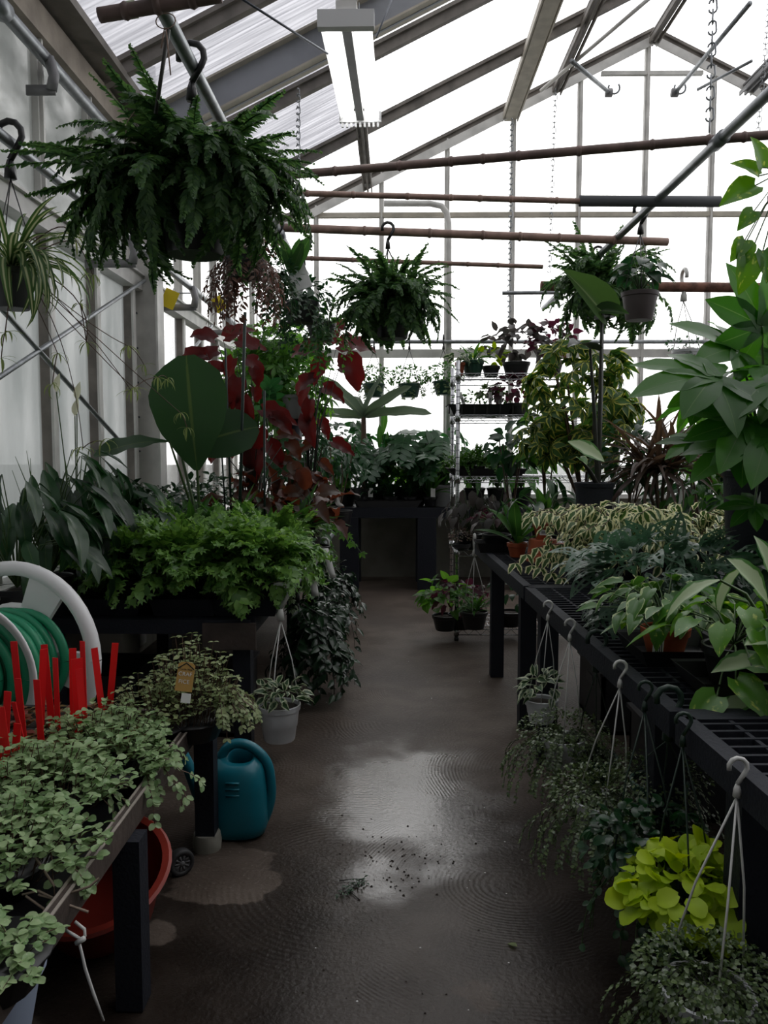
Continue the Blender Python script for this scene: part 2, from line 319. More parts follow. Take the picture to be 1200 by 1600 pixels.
def frondkeys(key, mat, L, W, npair, n=5, bends=(.5, 2.4), crest=0, seed=3, ruffle=.3, pw=.5):
    """pinnate frond: rachis plus pinnae both sides"""
    r = random.Random(seed); ks = []
    for i in range(n):
        bd = bends[0] + (bends[1] - bends[0]) * i / max(1, n - 1)
        def mk(b):
            y = z = 0; N = npair; pts = []
            sw = r.uniform(-.5, .5)
            for k in range(N + 1):
                t = k / N; a = .15 - bd * t
                y += L / N * math.cos(a); z += L / N * math.sin(a); x = sw * L * .3 * t * t; pts.append((x, y, z))
                if t < .06: continue
                pl = W / 2 * min(1, .35 + t * 2.2) * (1 - t ** 3 * .85) * r.uniform(.8, 1.15)
                for s in (-1, 1):
                    M = Matrix.Translation((x, y, z)) @ Matrix.Rotation(a, 4, 'X') @ Matrix.Rotation(s * (-1.25 + .55 * t), 4, 'Z') @ Matrix.Rotation(s * r.uniform(-ruffle, ruffle) * 1.6, 4, 'Y') @ Matrix.Rotation(r.uniform(-ruffle, ruffle), 4, 'X')
                    b.add(*strip(pl, L / N * (1.25 + pw), 'pinna', 2, 1, .25, 0, .6), M)
                    if crest:
                        for q in (-1, 0, 1):
                            M2 = M @ Matrix.Translation((0, pl * .72, -pl * .15)) @ Matrix.Rotation(q * .7, 4, 'Z') @ Matrix.Rotation(r.uniform(-.4, .2), 4, 'X')
                            b.add(*strip(pl * crest, pl * crest * .42, 'lance', 2, 1, .2, 0, .7), M2)
            b.tube([(0, 0, 0)] + pts[::3] + [pts[-1]], [L * .006] * (len(pts[::3]) + 1) + [L * .002], 3, False)
        ks.append(leafmesh(f'{key}{i}', mk, mat, 'frond'))
    return ks

# ---------------------------------------------------------------- plant builder
def basis(p, d, n, s=1, roll=0):
    d = Vector(d).normalized(); n = Vector(n); x = d.cross(n)
    if x.length < 1e-4: x = d.orthogonal()
    x.normalize(); z = x.cross(d); M = Matrix((x, d, z)).transposed().to_4x4()
    if roll: M = M @ Matrix.Rotation(roll, 4, 'Y')
    M = M @ Matrix.Scale(s, 4); M.translation = p; return M
UP = Vector((0, 0, 1))
class Plant:
    def __init__(s, name, label, cat, loc, group=None, seed=1, cap=300, minpx=9, part='leaf'):
        s.loc = Vector(loc); s.root = thing(name, label, cat, loc, group); s.L = []; s.r = random.Random(seed); s.cap, s.minpx, s.part = cap, minpx, part; s.stems = {}
    def leaf(s, keys, p, d, n, sz=1, roll=0):
        s.L.append((s.r.choice(keys) if isinstance(keys, list) else keys, basis(p, d, n, sz, roll)))
    def stem(s, pts, r, mat='stem_green', n=4):
        s.stems.setdefault(mat, MB()).tube(pts, r, n, False)
    def pot(s, r, h, mat='black_plastic', z=None, rim=.012, taper=.75, soil=True, c=None, label=None, n=22, ribs=0):
        """pot with its rim at the thing's origin + z (top)"""
        c = Vector(c) if c is not None else s.loc.copy(); z = 0 if z is None else z; b = MB()
        rb = r * taper
        pf = [(0, -h), (rb * .96, -h), (rb, -h + .006)]
        if ribs: pf += [(rb + (r - rb) * .35, -h * .62), (rb + (r - rb) * .35 + .003, -h * .60)]
        pf += [(r * .97, -rim * 2.2), (r * .97 + rim * .5, -rim * 2), (r + rim * .5, 0), (r, .002), (r - .004, -.002), (r * .93, -h * .25), (0, -h * .25)]
        o = autosmooth(b.lathe(pf, n).link('pot', mat, s.root, loc=c - s.loc + Vector((0, 0, z)), label=label))
        if soil:
            q = MB(); q.lathe([(r * .95, -.012), (r * .6, -.004), (0, .002)], 14); q.link('soil', 'soil', s.root, loc=c - s.loc + Vector((0, 0, z - .006)))
        return o
    def hanger(s, top, r, mat='wire_white', hook=.05, hm=None, n=3, z=0, hookdir=(0, 1, 0), body=True):
        """hook over a rail at 'top', body, and wires down to the pot rim of radius r"""
        top = Vector(top) - s.loc; b = MB(); hd = Vector(hookdir).normalized(); k = hook
        pts = [top + hd * (math.cos(a) * k * .42) + UP * (math.sin(a) * k * .42) for a in [R(x) for x in (200, 165, 130, 95, 60, 25, -10, -40)]]
        e = top - UP * k * .8
        pts += [e]; b.tube(pts, k * .11, 7)
        if body: b.tube([e, e - UP * k * .25, e - UP * k * .6], [k * .09, k * .17, k * .2], 6)
        b.link('hook', hm or mat, s.root)
        e2 = e - UP * k * (.6 if body else 0)
        for i in range(n):
            a = 2 * math.pi * (i + .15) / n; q = Vector((math.cos(a) * r, math.sin(a) * r, z)); m = e2.lerp(q, .5) + Vector((math.cos(a), math.sin(a), 0)) * r * .12
            w_ = MB(); w_.tube([e2, m, q], max(.002, r * .028), 6); w_.torus(r * .05, r * .018, Matrix.Translation(q), 8, 4); w_.link('wire', mat, s.root)
    # ---- habits
    def dome(s, keys, c, rx, ry, rz, n, lo=-.25, fill=.55, droop=.3, sz=(.8, 1.2), face=.6):
        r = s.r; c = Vector(c)
        for i in range(n):
            ph = r.uniform(0, 2 * math.pi); sv = r.uniform(lo, 1); q = math.sqrt(max(0, 1 - sv * sv)); rad = fill + (1 - fill) * r.random() ** .5
            o = Vector((q * math.cos(ph), q * math.sin(ph), sv)); p = c + Vector((o.x * rx, o.y * ry, o.z * rz)) * rad
            d = o + Vector((r.uniform(-.7, .7), r.uniform(-.7, .7), r.uniform(-.7, .4) - droop)); nn = o * (1 - face) + UP * face + Vector((r.uniform(-.4, .4), r.uniform(-.4, .4), 0))
            s.leaf(keys, p, d, nn, r.uniform(*sz), r.uniform(-.4, .4))
    def rosette(s, keys, c, n, el=(0, 80), sz=(.7, 1.1), r0=.02, bias=1., az=(0, 360)):
        r = s.r; c = Vector(c)
        for i in range(n):
            a = R(az[0] + (az[1] - az[0]) * ((i * .381966 + r.uniform(-.04, .04)) % 1)); e = R(el[0] + (el[1] - el[0]) * r.random() ** bias)
            d = Vector((math.cos(a) * math.cos(e), math.sin(a) * math.cos(e), math.sin(e))); h = Vector((math.cos(a), math.sin(a), 0))
            nn = UP * math.cos(e) - h * math.sin(e)
            s.leaf(keys, c + h * r0 * r.random() + Vector((0, 0, r.uniform(-.01, .01))), d, nn, r.uniform(*sz), r.uniform(-.35, .35))
    def petioles(s, keys, c, n, spread, h, sz=(.8, 1.1), mat='stem_green', rs=.004, droop=.5, minr=.2, stalk=True, az=(0, 360), lean=0):
        r = s.r; c = Vector(c)
        for i in range(n):
            a = R(az[0] + (az[1] - az[0]) * ((i * .381966 + r.uniform(-.05, .05)) % 1)); k = minr + (1 - minr) * math.sqrt((i + .5) / n)
            o = Vector((math.cos(a), math.sin(a), 0)); tip = c + o * spread * k + UP * (h * (1 - .55 * k * k) * r.uniform(.75, 1.15)) + Vector((lean, 0, 0))
            if stalk: s.stem([c, c.lerp(tip, .55) + UP * h * .16, tip], [rs, rs * .8, rs * .6], mat, 4)
            d = o * (.5 + k * .6) - UP * droop * r.uniform(.3, 1.5) + Vector((r.uniform(-.3, .3), r.uniform(-.3, .3), 0)); nn = UP + o * .5 * r.uniform(0, 1.6)
            s.leaf(keys, tip, d, nn, r.uniform(*sz), r.uniform(-.3, .3))
    def trail(s, keys, c, n, length, out=.12, per=10, sz=(.8, 1.1), mat='stem_green', rs=.0015, az=(0, 360), up=.03, pair=False, spreadz=0):
        r = s.r; c = Vector(c)
        for i in range(n):
            a = R(r.uniform(*az)); o = Vector((math.cos(a), math.sin(a), 0)); Lh = length * r.uniform(.45, 1.1); ou = out * r.uniform(.6, 1.3)
            pts = []; wob = Vector((r.uniform(-1, 1), r.uniform(-1, 1), 0)) * .05 * Lh
            for k in range(9):
                t = k / 8; pts.append(c + o * ou * (1 - (1 - t) ** 2.2) + UP * (up * math.sin(min(1, t * 3) * math.pi) * 1. - Lh * t ** 1.6) + wob * math.sin(t * 5))
            s.stem(pts, rs, mat, 3)
            for k in range(per):
                t = (k + r.random()) / per; j = min(7, int(t * 8)); p = pts[j].lerp(pts[j + 1], t * 8 - j); td = (pts[j + 1] - pts[j]).normalized()
                for sd in ((-1, 1) if pair else (r.choice((-1, 1)),)):
                    side = o.cross(UP) * sd; d = side * 1. + o * .55 + td * .4 + Vector((r.uniform(-.4, .4), r.uniform(-.4, .4), r.uniform(-.5, .15))); s.leaf(keys, p, d, UP * .8 + o * .7, r.uniform(*sz), r.uniform(-.4, .4))
    def done(s):
        T = Matrix.Translation(-s.loc); cp = cam.location
        keep = []
        for k, M in s.L:   # leaves that would stick through the glass are turned back inside
            p, tip = M.translation, M @ Vector((0, LEAF[k]['size'], 0))
            if p.x < -1.80 or p.y > 9.38: continue
            if tip.x < -1.80 or tip.y > 9.38:
                nd = tip - p; nn = M.col[2].to_3d()
                if tip.x < -1.80: nd.x = abs(nd.x); nn.x = -nn.x
                if tip.y > 9.38: nd.y = -abs(nd.y); nn.y = -nn.y
                M = basis(p, nd, nn, M.col[1].length)
            keep.append((k, M))
        s.L = keep
        sized = []
        for k, M in s.L:
            dist = max(.3, (M.translation - cp).length); sized.append((LEAF[k]['size'] * M.col[1].length * FPX / dist, dist, k, M))
        sized.sort(key=lambda q: -q[0] - (q[3].translation.z) * 1e-3 + q[1] * .4)
        rest = []
        for i, (px, dist, k, M) in enumerate(sized):
            if i < s.cap and px >= s.minpx: put(LEAF[k]['me'], LEAF[k]['me'].name.split('.')[0], s.root, M=T @ M)
            else: rest.append((k, T @ M))
        if rest:
            bym = {}
            for k, M in rest: bym.setdefault(LEAF[k]['mat'], []).append((k, M))
            for mat, lst in bym.items(): put(join(lst, mat), 'foliage', s.root, kind='stuff')
        for mat, b in s.stems.items():
            b.v = [tuple(Vector((max(p[0], -1.82), min(p[1], 9.4), p[2])) - s.loc) for p in b.v]; b.link('stem', mat, s.root, kind='stuff')
        return s.root
def join(lst, mat):
    V, U, F, o = [], [], [], 0
    for k, M in lst:
        q = LEAF[k]; A = np.array(M, np.float32); V.append(q['v'] @ A[:3, :3].T + A[:3, 3]); U.append(q['u']); F += [tuple(i + o for i in f) for f in q['f']]; o += len(q['v'])
    V = np.concatenate(V); U = np.concatenate(U); me = bpy.data.meshes.new('foliage')
    lt = np.array([len(f) for f in F], np.int32); li = np.fromiter((i for f in F for i in f), np.int32, int(lt.sum()))
    me.vertices.add(len(V)); me.vertices.foreach_set('co', V.ravel()); me.loops.add(len(li)); me.loops.foreach_set('vertex_index', li)
    me.polygons.add(len(F)); me.polygons.foreach_set('loop_start', np.concatenate(([0], np.cumsum(lt)[:-1])).astype(np.int32))
    me.polygons.foreach_set('use_smooth', np.ones(len(F), bool))
    uv = me.uv_layers.new(name='UVMap'); uv.data.foreach_set('uv', U[li].ravel()); me.materials.append(MATS[mat]); me.update(calc_edges=True); me.validate(); return me
# ---------------------------------------------------------------- the greenhouse shell
XW, YB, XR, ZE, SL, XRIGHT, Y0 = -1.9, 9.5, 2.93, 3.86, .49, 7.76, -1.6
def zroof(x): return ZE + SL * ((x if x <= XR else 2 * XR - x) - XW)
fcx, fcy = (XW + XRIGHT) / 2, (Y0 + YB) / 2
POFF = (.06, 3.35)
def floor_mat():
    m = P('wet_concrete', (.1, .1, .1)); nt = m.node_tree; N = nt.nodes; l = nt.links.new; b = N['Principled BSDF']
    tc = N.new('ShaderNodeTexCoord')
    def noise(s, d=5, mp=None):
        n = N.new('ShaderNodeTexNoise'); n.inputs['Scale'].default_value = s; n.inputs['Detail'].default_value = d; l(mp or tc.outputs['Object'], n.inputs['Vector']); return n
    def ramp(src, a, c, lo=0, hi=1):
        r = N.new('ShaderNodeMapRange'); r.interpolation_type = 'SMOOTHSTEP'; r.inputs[1].default_value = a; r.inputs[2].default_value = c; r.inputs[3].default_value = lo; r.inputs[4].default_value = hi; l(src, r.inputs[0]); return r.outputs[0]
    def mixc(f, a, c):
        x = N.new('ShaderNodeMix'); x.data_type = 'RGBA'
        for s, v in ((x.inputs[6], a), (x.inputs[7], c)):
            if isinstance(v, tuple): s.default_value = (*v, 1)
            else: l(v, s)
        l(f, x.inputs[0]); return x.outputs[2]
    def math_(op, a, c):
        x = N.new('ShaderNodeMath'); x.operation = op
        for s, v in zip(x.inputs, (a, c)):
            if isinstance(v, (int, float)): s.default_value = v
            else: l(v, s)
        return x.outputs[0]
    big = noise(.9, 6).outputs[0]; med = noise(5, 6).outputs[0]; fine = noise(60, 4).outputs[0]; wetn = noise(1.35, 7).outputs[0]
    c = mixc(ramp(med, .35, .68), (.115, .092, .076), (.078, .060, .048))
    c = mixc(ramp(big, .42, .62), c, (.060, .046, .038))
    c = mixc(ramp(fine, .60, .72, 0, .55), c, (.205, .175, .15))
    # dry pale patches with hard rims beside the left bench, elsewhere damp plus darkness painted in towards camera and benches
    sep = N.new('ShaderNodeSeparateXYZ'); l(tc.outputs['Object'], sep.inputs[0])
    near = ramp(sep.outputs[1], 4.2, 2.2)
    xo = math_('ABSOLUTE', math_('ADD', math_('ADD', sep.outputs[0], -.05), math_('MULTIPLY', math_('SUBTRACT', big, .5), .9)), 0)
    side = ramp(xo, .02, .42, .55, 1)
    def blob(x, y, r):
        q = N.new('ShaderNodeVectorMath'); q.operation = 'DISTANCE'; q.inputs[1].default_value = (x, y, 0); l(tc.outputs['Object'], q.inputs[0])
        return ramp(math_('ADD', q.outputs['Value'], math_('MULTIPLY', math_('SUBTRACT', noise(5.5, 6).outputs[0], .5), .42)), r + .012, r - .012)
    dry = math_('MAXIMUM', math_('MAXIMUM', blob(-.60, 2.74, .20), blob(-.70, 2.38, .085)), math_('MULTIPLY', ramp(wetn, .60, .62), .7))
    wet = math_('MULTIPLY', math_('MULTIPLY', near, side), math_('SUBTRACT', 1.0, dry))  # damp mask, also carries the dark near corners painted into the colour
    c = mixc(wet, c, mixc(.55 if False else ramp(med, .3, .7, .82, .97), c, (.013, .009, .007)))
    l(c, b.inputs['Base Color'])
    dst = N.new('ShaderNodeVectorMath'); dst.operation = 'DISTANCE'; sc_ = N.new('ShaderNodeVectorMath'); sc_.operation = 'MULTIPLY'; sc_.inputs[1].default_value = (1.9, 1, 0); l(tc.outputs['Object'], sc_.inputs[0]); l(sc_.outputs[0], dst.inputs[0]); dst.inputs[1].default_value = (POFF[0] * 1.9, POFF[1], 0)
    pd = math_('ADD', dst.outputs['Value'], math_('MULTIPLY', math_('SUBTRACT', noise(3.2, 5).outputs[0], .5), 1.5))
    pud = ramp(pd, .85, .30)
    rg = mixc(wet, (.52, .52, .52), (.34, .34, .34)); rg = mixc(pud, rg, (.15, .15, .15)); l(math_('ADD', math_('MULTIPLY', pud, .75), ramp(xo, .08, .5, .34, .10)), b.inputs['Specular IOR Level']); l(rg, b.inputs['Roughness'])
    vo = N.new('ShaderNodeTexVoronoi'); vo.inputs['Scale'].default_value = .85; vo.inputs['Randomness'].default_value = 1
    ds = noise(2.5, 3); mx = N.new('ShaderNodeVectorMath'); mx.operation = 'MULTIPLY_ADD'; mx.inputs[1].default_value = (.06, .06, 0); l(ds.outputs['Color'], mx.inputs[0]); l(tc.outputs['Object'], mx.inputs[2]); l(mx.outputs[0], vo.inputs['Vector'])
    sn = math_('SINE', math_('MULTIPLY', vo.outputs['Distance'], 560.0), 0)
    msk = ramp(noise(2.2, 3).outputs[0], .44, .60)
    h = math_('ADD', math_('MULTIPLY', math_('MULTIPLY', sn, msk), .22), math_('ADD', math_('MULTIPLY', fine, 1.5), math_('MULTIPLY', med, .9)))
    bp = N.new('ShaderNodeBump'); l(ramp(pud, 0, 1, .38, .10), bp.inputs['Strength']); bp.inputs['Distance'].default_value = .006; l(h, bp.inputs['Height']); l(bp.outputs[0], b.inputs['Normal'])
floor_mat()
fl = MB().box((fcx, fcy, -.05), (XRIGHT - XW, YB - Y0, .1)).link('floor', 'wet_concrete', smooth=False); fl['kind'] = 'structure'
og = MB().box((0, 20, -.3), (160, 160, .2)).link('ground', 'outside_ground', smooth=False); og['kind'] = 'structure'

# left wall: low concrete wall, posts, girt, two rows of panes
wl = struct('wall_left')
MB().box((XW - .06, (Y0 + YB) / 2, .42), (.14, YB - Y0, .84)).link('low_wall', 'concrete_wall', wl, smooth=False)
yl = [5.75 + .69 * k for k in range(-10, 6)]; GZ = 2.72
for y in yl:
    b = MB(); b.box((XW + .01, y, (GZ + .84) / 2), (.07, .045, GZ - .84)); mu = b.link('mullion', 'frame_brown', wl, smooth=False); MB().box((XW + .052, y, (GZ + .84) / 2), (.014, .06, GZ - .84)).link('cap_strip', 'frame_white', mu, smooth=False)  # dark body colour stands for the shaded near-facing side of the mullion
    b = MB(); b.box((XW, y, (GZ + ZE) / 2 + .03), (.05, .05, ZE - GZ - .12)); b.box((XW + .035, y, (GZ + ZE) / 2), (.02, .02, ZE - GZ - .16)); b.link('mullion', 'frame_white', wl, smooth=False)
for a, c in zip(yl, yl[1:]):
    near = a < 5.5
    MB().box((XW - .012, (a + c) / 2, (GZ + .84) / 2), (.006, c - a - .06, GZ - .86)).link('pane', 'glass_frost' if near else 'glass_clear', wl, smooth=False)
    MB().box((XW - .012, (a + c) / 2, (GZ + ZE) / 2 - .02), (.006, c - a - .04, ZE - GZ - .1)).link('pane', 'vent_pane' if near else 'glass_clear', wl, smooth=False)
g = MB(); g.box((XW + .03, (Y0 + YB) / 2, GZ), (.10, YB - Y0, .12)); g.box((XW + .075, (Y0 + YB) / 2, GZ + .05), (.05, YB - Y0, .015)); g.link('girt', 'frame_white', wl, smooth=False)
MB().box((XW + .05, (Y0 + YB) / 2, .86), (.2, YB - Y0, .04)).link('sill', 'frame_white', wl, smooth=False)
MB().box((XW + .02, (Y0 + YB) / 2, ZE - .115), (.09, YB - Y0, .16)).link('wall_plate', 'wood_plate', wl, smooth=False)
MB().box((XW + .10, (Y0 + YB) / 2, ZE + .01), (.22, YB - Y0, .05)).link('eave_plate', 'frame_brown', wl, smooth=False)
# painted steel column of the main frame
MF = 5.9
b = MB(); b.box((XW + .10, MF, (ZE + .84) / 2 - .42 + .42), (.20, .02, ZE - .1)); b.box((XW + .195, MF, ZE / 2), (.015, .16, ZE - .1)); b.box((XW + .01, MF, ZE / 2), (.015, .16, ZE - .1)); b.link('column', 'frame_white', wl, smooth=False)
b = MB()
for z in (1.0, 1.25, 1.5, 1.75, 2.0, 2.25, 2.5): b.tube([(XW + .03, MF - .012, z), (XW + .03, MF - .02, z)], .008, 8)
b.link('bolts', 'steel_dark', wl, kind='stuff')
# brace rods crossing in the wall bays
for y0, z0, y1, z1 in ((2.4, 1.34, 5.78, 2.71), (2.4, 2.62, 5.3, 1.52), (6.1, 1.95, 7.9, 2.72)):
    p = Vector((XW + .125, y0, z0)); q = Vector((XW + .125, y1, z1))
    MB().tube([p, q], .013, 8).link('brace_rod', 'galv', wl)

# far gable wall
wb = struct('wall_back'); KW = .95
MB().box(((XW + XRIGHT) / 2, YB + .08, KW / 2), (XRIGHT - XW, .16, KW)).link('low_wall', 'concrete_wall', wb, smooth=False)
MB().box(((XW + XRIGHT) / 2, YB + .03, KW + .02), (XRIGHT - XW, .2, .05)).link('sill', 'frame_white', wb, smooth=False)
xs = [XW + .02] + [-.9 + .757 * k for k in range(-1, 12)]; xs = [x for x in xs if x < XRIGHT] ; xs[1:1] = []
for x in xs:
    MB().box((x, YB, (KW + zroof(x)) / 2), (.055, .06, zroof(x) - KW)).box((x, YB - .04, (KW + zroof(x)) / 2), (.02, .03, zroof(x) - KW - .05)).link('mullion', 'frame_white', wb, smooth=False)
RZ = (2.64, 4.22)
for z, mt, h in ((RZ[0], 'frame_white', .09), (RZ[1], 'flange_tan', .05)):
    x1 = XR + (zroof(XR) - z) / SL
    MB().box(((XW + min(XRIGHT, x1)) / 2, YB - .01, z), (min(XRIGHT, x1) - XW, .07, h)).link('rail', mt, wb, smooth=False)
MB().box((XR, YB - .02, 5.78), (1.15, .05, .04)).link('rail', 'frame_white', wb, smooth=False)
def pane(x0, x1, z0, z1a, z1b):
    v = [(x0, YB + .01, z0), (x1, YB + .01, z0), (x1, YB + .01, z1b), (x0, YB + .01, z1a)]; v += [(x, y + .006, z) for x, y, z in v]
    if z1b - z0 < .05 and z1a - z0 < .05: return
    MB().add(v, [(0, 1, 2, 3), (7, 6, 5, 4), (0, 4, 5, 1), (1, 5, 6, 2), (2, 6, 7, 3), (3, 7, 4, 0)]).link('pane', 'glass_clear', wb, smooth=False)
for a, c in zip(xs, xs[1:] + [XRIGHT]):
    if c - a < .1: continue
    za, zc = zroof(a) - .05, zroof(c) - .05
    pane(a + .02, c - .02, KW + .03, RZ[0] - .03, RZ[0] - .03)
    pane(a + .02, c - .02, RZ[0] + .03, min(RZ[1] - .02, za), min(RZ[1] - .02, zc))
    if max(za, zc) > RZ[1] + .1: pane(a + .02, c - .02, RZ[1] + .02, max(za, RZ[1] + .03), max(zc, RZ[1] + .03))
# right wall and the solid wall of the work room behind
wr = struct('wall_right')
MB().box((XRIGHT + .06, (Y0 + YB) / 2, .42), (.14, YB - Y0, .84)).link('low_wall', 'concrete_wall', wr, smooth=False)
for k in range(10):
    y = Y0 + (k + .5) * (YB - Y0) / 10; MB().box((XRIGHT, y, 2.3), (.006, 1.05, 2.9)).link('pane', 'glass_frost', wr, smooth=False)
    MB().box((XRIGHT, y + .55, 2.3), (.06, .06, 3.0)).link('mullion', 'frame_white', wr, smooth=False)
v = [(XW - .1, Y0, 0), (XRIGHT + .1, Y0, 0), (XRIGHT + .1, Y0, ZE), (XR, Y0, zroof(XR) + .1), (XW - .1, Y0, ZE)]
wf = MB().add(v + [(x, y - .15, z) for x, y, z in v], [(4, 3, 2, 1, 0), (5, 6, 7, 8, 9), (0, 1, 6, 5), (1, 2, 7, 6), (2, 3, 8, 7), (3, 4, 9, 8), (4, 0, 5, 9)]).link('wall_front', 'block_wall', smooth=False); wf['kind'] = 'structure'

# roof: rafters, purlins, corrugated sheets, main truss
ce = struct('ceiling')
RY = [-1.55, -.3, 1.1, 2.5, 3.9, 5.27, 6.69, 8.06, YB - .02]
for y in RY:
    for s in (0, 1):
        x0 = XW if s == 0 else XRIGHT
        b = MB(); b.bar((x0, y, ZE - .015), (XR, y, zroof(XR) - .015), .06, .11, (0, 0, 1)); b.bar((x0, y - .045, ZE + .02), (XR, y - .045, zroof(XR) + .02), .03, .03, (0, 0, 1))
        b.link('rafter', 'frame_brown', ce, smooth=False)
b0 = MB(); b0.bar((XW, YB - .07, ZE - .1), (XR, YB - .07, zroof(XR) - .1), .02, .09); b0.link('gable_trim', 'frame_white', ce, smooth=False)
b0 = MB(); b0.bar((XRIGHT, YB - .07, ZE - .1), (XR, YB - .07, zroof(XR) - .1), .02, .09); b0.link('gable_trim', 'frame_white', ce, smooth=False)
def truss(xa, za, xb, zb, nm):
    b = MB(); b.bar((xa, MF, za - .15), (xb, MF, zb - .15), .02, .25); b.link('truss_web', 'truss_grey', ce, smooth=False)
    b = MB(); b.bar((xa, MF, za - .275), (xb, MF, zb - .275), .15, .014); b.bar((xa, MF, za - .03), (xb, MF, zb - .03), .15, .014); b.link('truss_flange', 'flange_tan', ce, smooth=False)
truss(XW + .1, ZE + .05, XR, zroof(XR), 0); truss(XRIGHT, ZE, XR, zroof(XR), 1)
for x, wd, mt, dz in ((-.30, .09, 'frame_brown', -.12), (1.33, .17, 'flange_tan', -.13), (1.85, .10, 'frame_brown', -.10), (XR, .10, 'frame_brown', -.1), (4.0, .12, 'frame_grey', -.12), (5.2, .15, 'flange_tan', -.13)):
    z = zroof(x) + dz; b = MB(); b.box((x, (Y0 + YB) / 2, z + .04), (wd, YB - Y0, .02)); b.box((x, (Y0 + YB) / 2, z), (.02 if wd < .15 else wd * .8, YB - Y0, .08)); b.box((x - wd / 2, (Y0 + YB) / 2, z - .02), (.014, YB - Y0, .05)); b.box((x + wd / 2, (Y0 + YB) / 2, z - .02), (.014, YB - Y0, .05)); b.link('purlin', mt, ce, smooth=False)
def sheet(y0, y1, xa, xb, mt='poly_roof'):
    n = int((y1 - y0) / .048) * 4; v, f = [], []; za, zb = zroof(xa) + .05, zroof(xb) + .05; m = 2
    for i in range(n + 1):
        y = y0 + (y1 - y0) * i / n; h = .0035 * math.sin(i * math.pi / 2)
        for j in range(m + 1): v.append((xa + (xb - xa) * j / m, y, za + (zb - za) * j / m + h))
    for i in range(n):
        for j in range(m): f.append((i * (m + 1) + j, i * (m + 1) + j + 1, (i + 1) * (m + 1) + j + 1, (i + 1) * (m + 1) + j))
    MB().add(v, f).link('roof_sheet', mt, ce)
for a, c in zip(RY, RY[1:]):
    for xa, xb in ((XW - .1, -.3), (-.3, 1.33), (1.33, XR)): sheet(a + .02, c - .02, xa, xb, 'poly_shaded' if xa < -1 and c < 8.5 else 'poly_roof')
    for xa, xb in ((XR, 5.2), (5.2, XRIGHT + .1)): sheet(a + .02, c - .02, xb, xa)
# thin rods and vent gear up at the ridge
def rod(name, label, cat, pts, r, mat='galv', n=8): 
    o = MB().tube(pts, r, n).link(name, mat); return tag(o, label, cat)
rod('cross_wire', 'thin dark tie rod slanting from roof to the lit lamp housing', 'rod', [at(365, -10, 3.2), at(512, 84, 3.75)], .005, 'steel_dark')
rod('hanger_wire', 'short dark wire holding the lit lamp from above on its inner side', 'rod', [at(612, 0, 3.8), at(588, 58, 3.7)], .004, 'steel_dark')
def vent(px, label):
    t = thing('vent_opener', label, 'vent gear', at(*px[0]))
    o = t.location; b = MB(); b.tube([at(*p) - o for p in px], .022, 8); b.link('arm', 'galv', t)
    e = at(*px[-1]) - o; b = MB(); b.torus(.06, .011, Matrix.Translation(e + Vector((.05, 0, .05))) @ Matrix.Rotation(R(90), 4, 'X'), 14, 6, R(150), R(400)); b.link('hook', 'galv', t)
    b = MB(); b.tube([e - Vector((.04, 0, 0)), e + Vector((.03, 0, 0))], .045, 10); b.link('cap', 'frame_grey', t)
vent([(862, 20 - 40, 7.0), (893, 95, 8.0), (952, 145, 8.9)][1:], 'left vent arm with hooked end under the roof ridge')
vent([(1172, 5, 7.2), (1055, 145, 8.9)], 'longer right vent arm with hooked end under the roof ridge')
rod('vent_rod', 'white slanting rod crossing the roof left of the ridge', 'rod', [at(845, 142, 9.1), at(1035, -20, 7.9)], .02, 'frame_white')
rod('vent_brace', 'thin rod between the right vent arm and the right roof bar', 'rod', [at(1090, 140, 8.9), at(1175, 95, 8.3)], .016, 'galv')
rod('conduit_pipe', 'thin white bent conduit running down the far glass wall', 'pipe', [at(600, 318, 9.35), at(672, 318, 9.35), at(690, 322, 9.35), at(698, 333, 9.35), at(701, 350, 9.35), at(701, 690, 9.35)], .035, 'frame_white')
rod('far_rail_pipe', 'level grey pipe along the far glass wall at half height', 'pipe', [at(395, 534, 9.3), at(1130, 534, 9.3)], .022, 'galv')

# ---------------------------------------------------------------- overhead pipes
def pipe(name, label, a, c, r, fit=()):
    t = thing(name, label, 'pipe', a); o = Vector(a); MB().tube([(0, 0, 0), Vector(c) - o], r, 12).link('tube', 'galv', t)
    for y in fit:
        k = (y - a[1]) / (c[1] - a[1]); p = Vector(a).lerp(Vector(c), k) - o; MB().tube([p - Vector((0, .05, 0)), p + Vector((0, .05, 0))], r * 1.35, 12).link('coupling', 'galv', t)
    return t
HPX, HPZ = -.72, 2.87
pipe('hanging_pipe', 'grey steel pipe overhead that carries the largest hanging fern', (HPX, -1.4, HPZ), (HPX, 7.9, HPZ), .024, (5.2,))
RPX, RPZ = 1.47, 2.90
pipe('hanging_pipe', 'grey steel pipe on the right carrying the brown pothos pot', (RPX, -1.4, RPZ), (RPX, 8.0, RPZ), .024, (3.75,))
wp = pipe('wall_pipe', 'grey steel pipe along the side wall that carries the spider plant', (-1.62, -1.4, 2.80), (-1.62, 8.6, 2.80), .024, (6.6,))
ep = pipe('eave_pipe', 'thick grey steel pipe running just under the eave board', (-1.78, -1.4, 3.50), (-1.78, 9.3, 3.50), .034, (3.75,))
for t, x, z, ys in ((ep, -1.78, 3.50, (3.2, 4.22)), (wp, -1.62, 2.80, (4.95, 6.45, 7.8))):
    for y in ys:
        b = MB(); o = t.location; b.bar(Vector((XW + .02, y, z - .16)) - o, Vector((x + .05, y, z - .16)) - o, .012, .05); b.tube([Vector((x + .03, y, z - .16)) - o, Vector((x + .045, y, z - .09)) - o, Vector((x + .02, y, z)) - o], .028, 8); b.link('bracket', 'frame_grey', t)
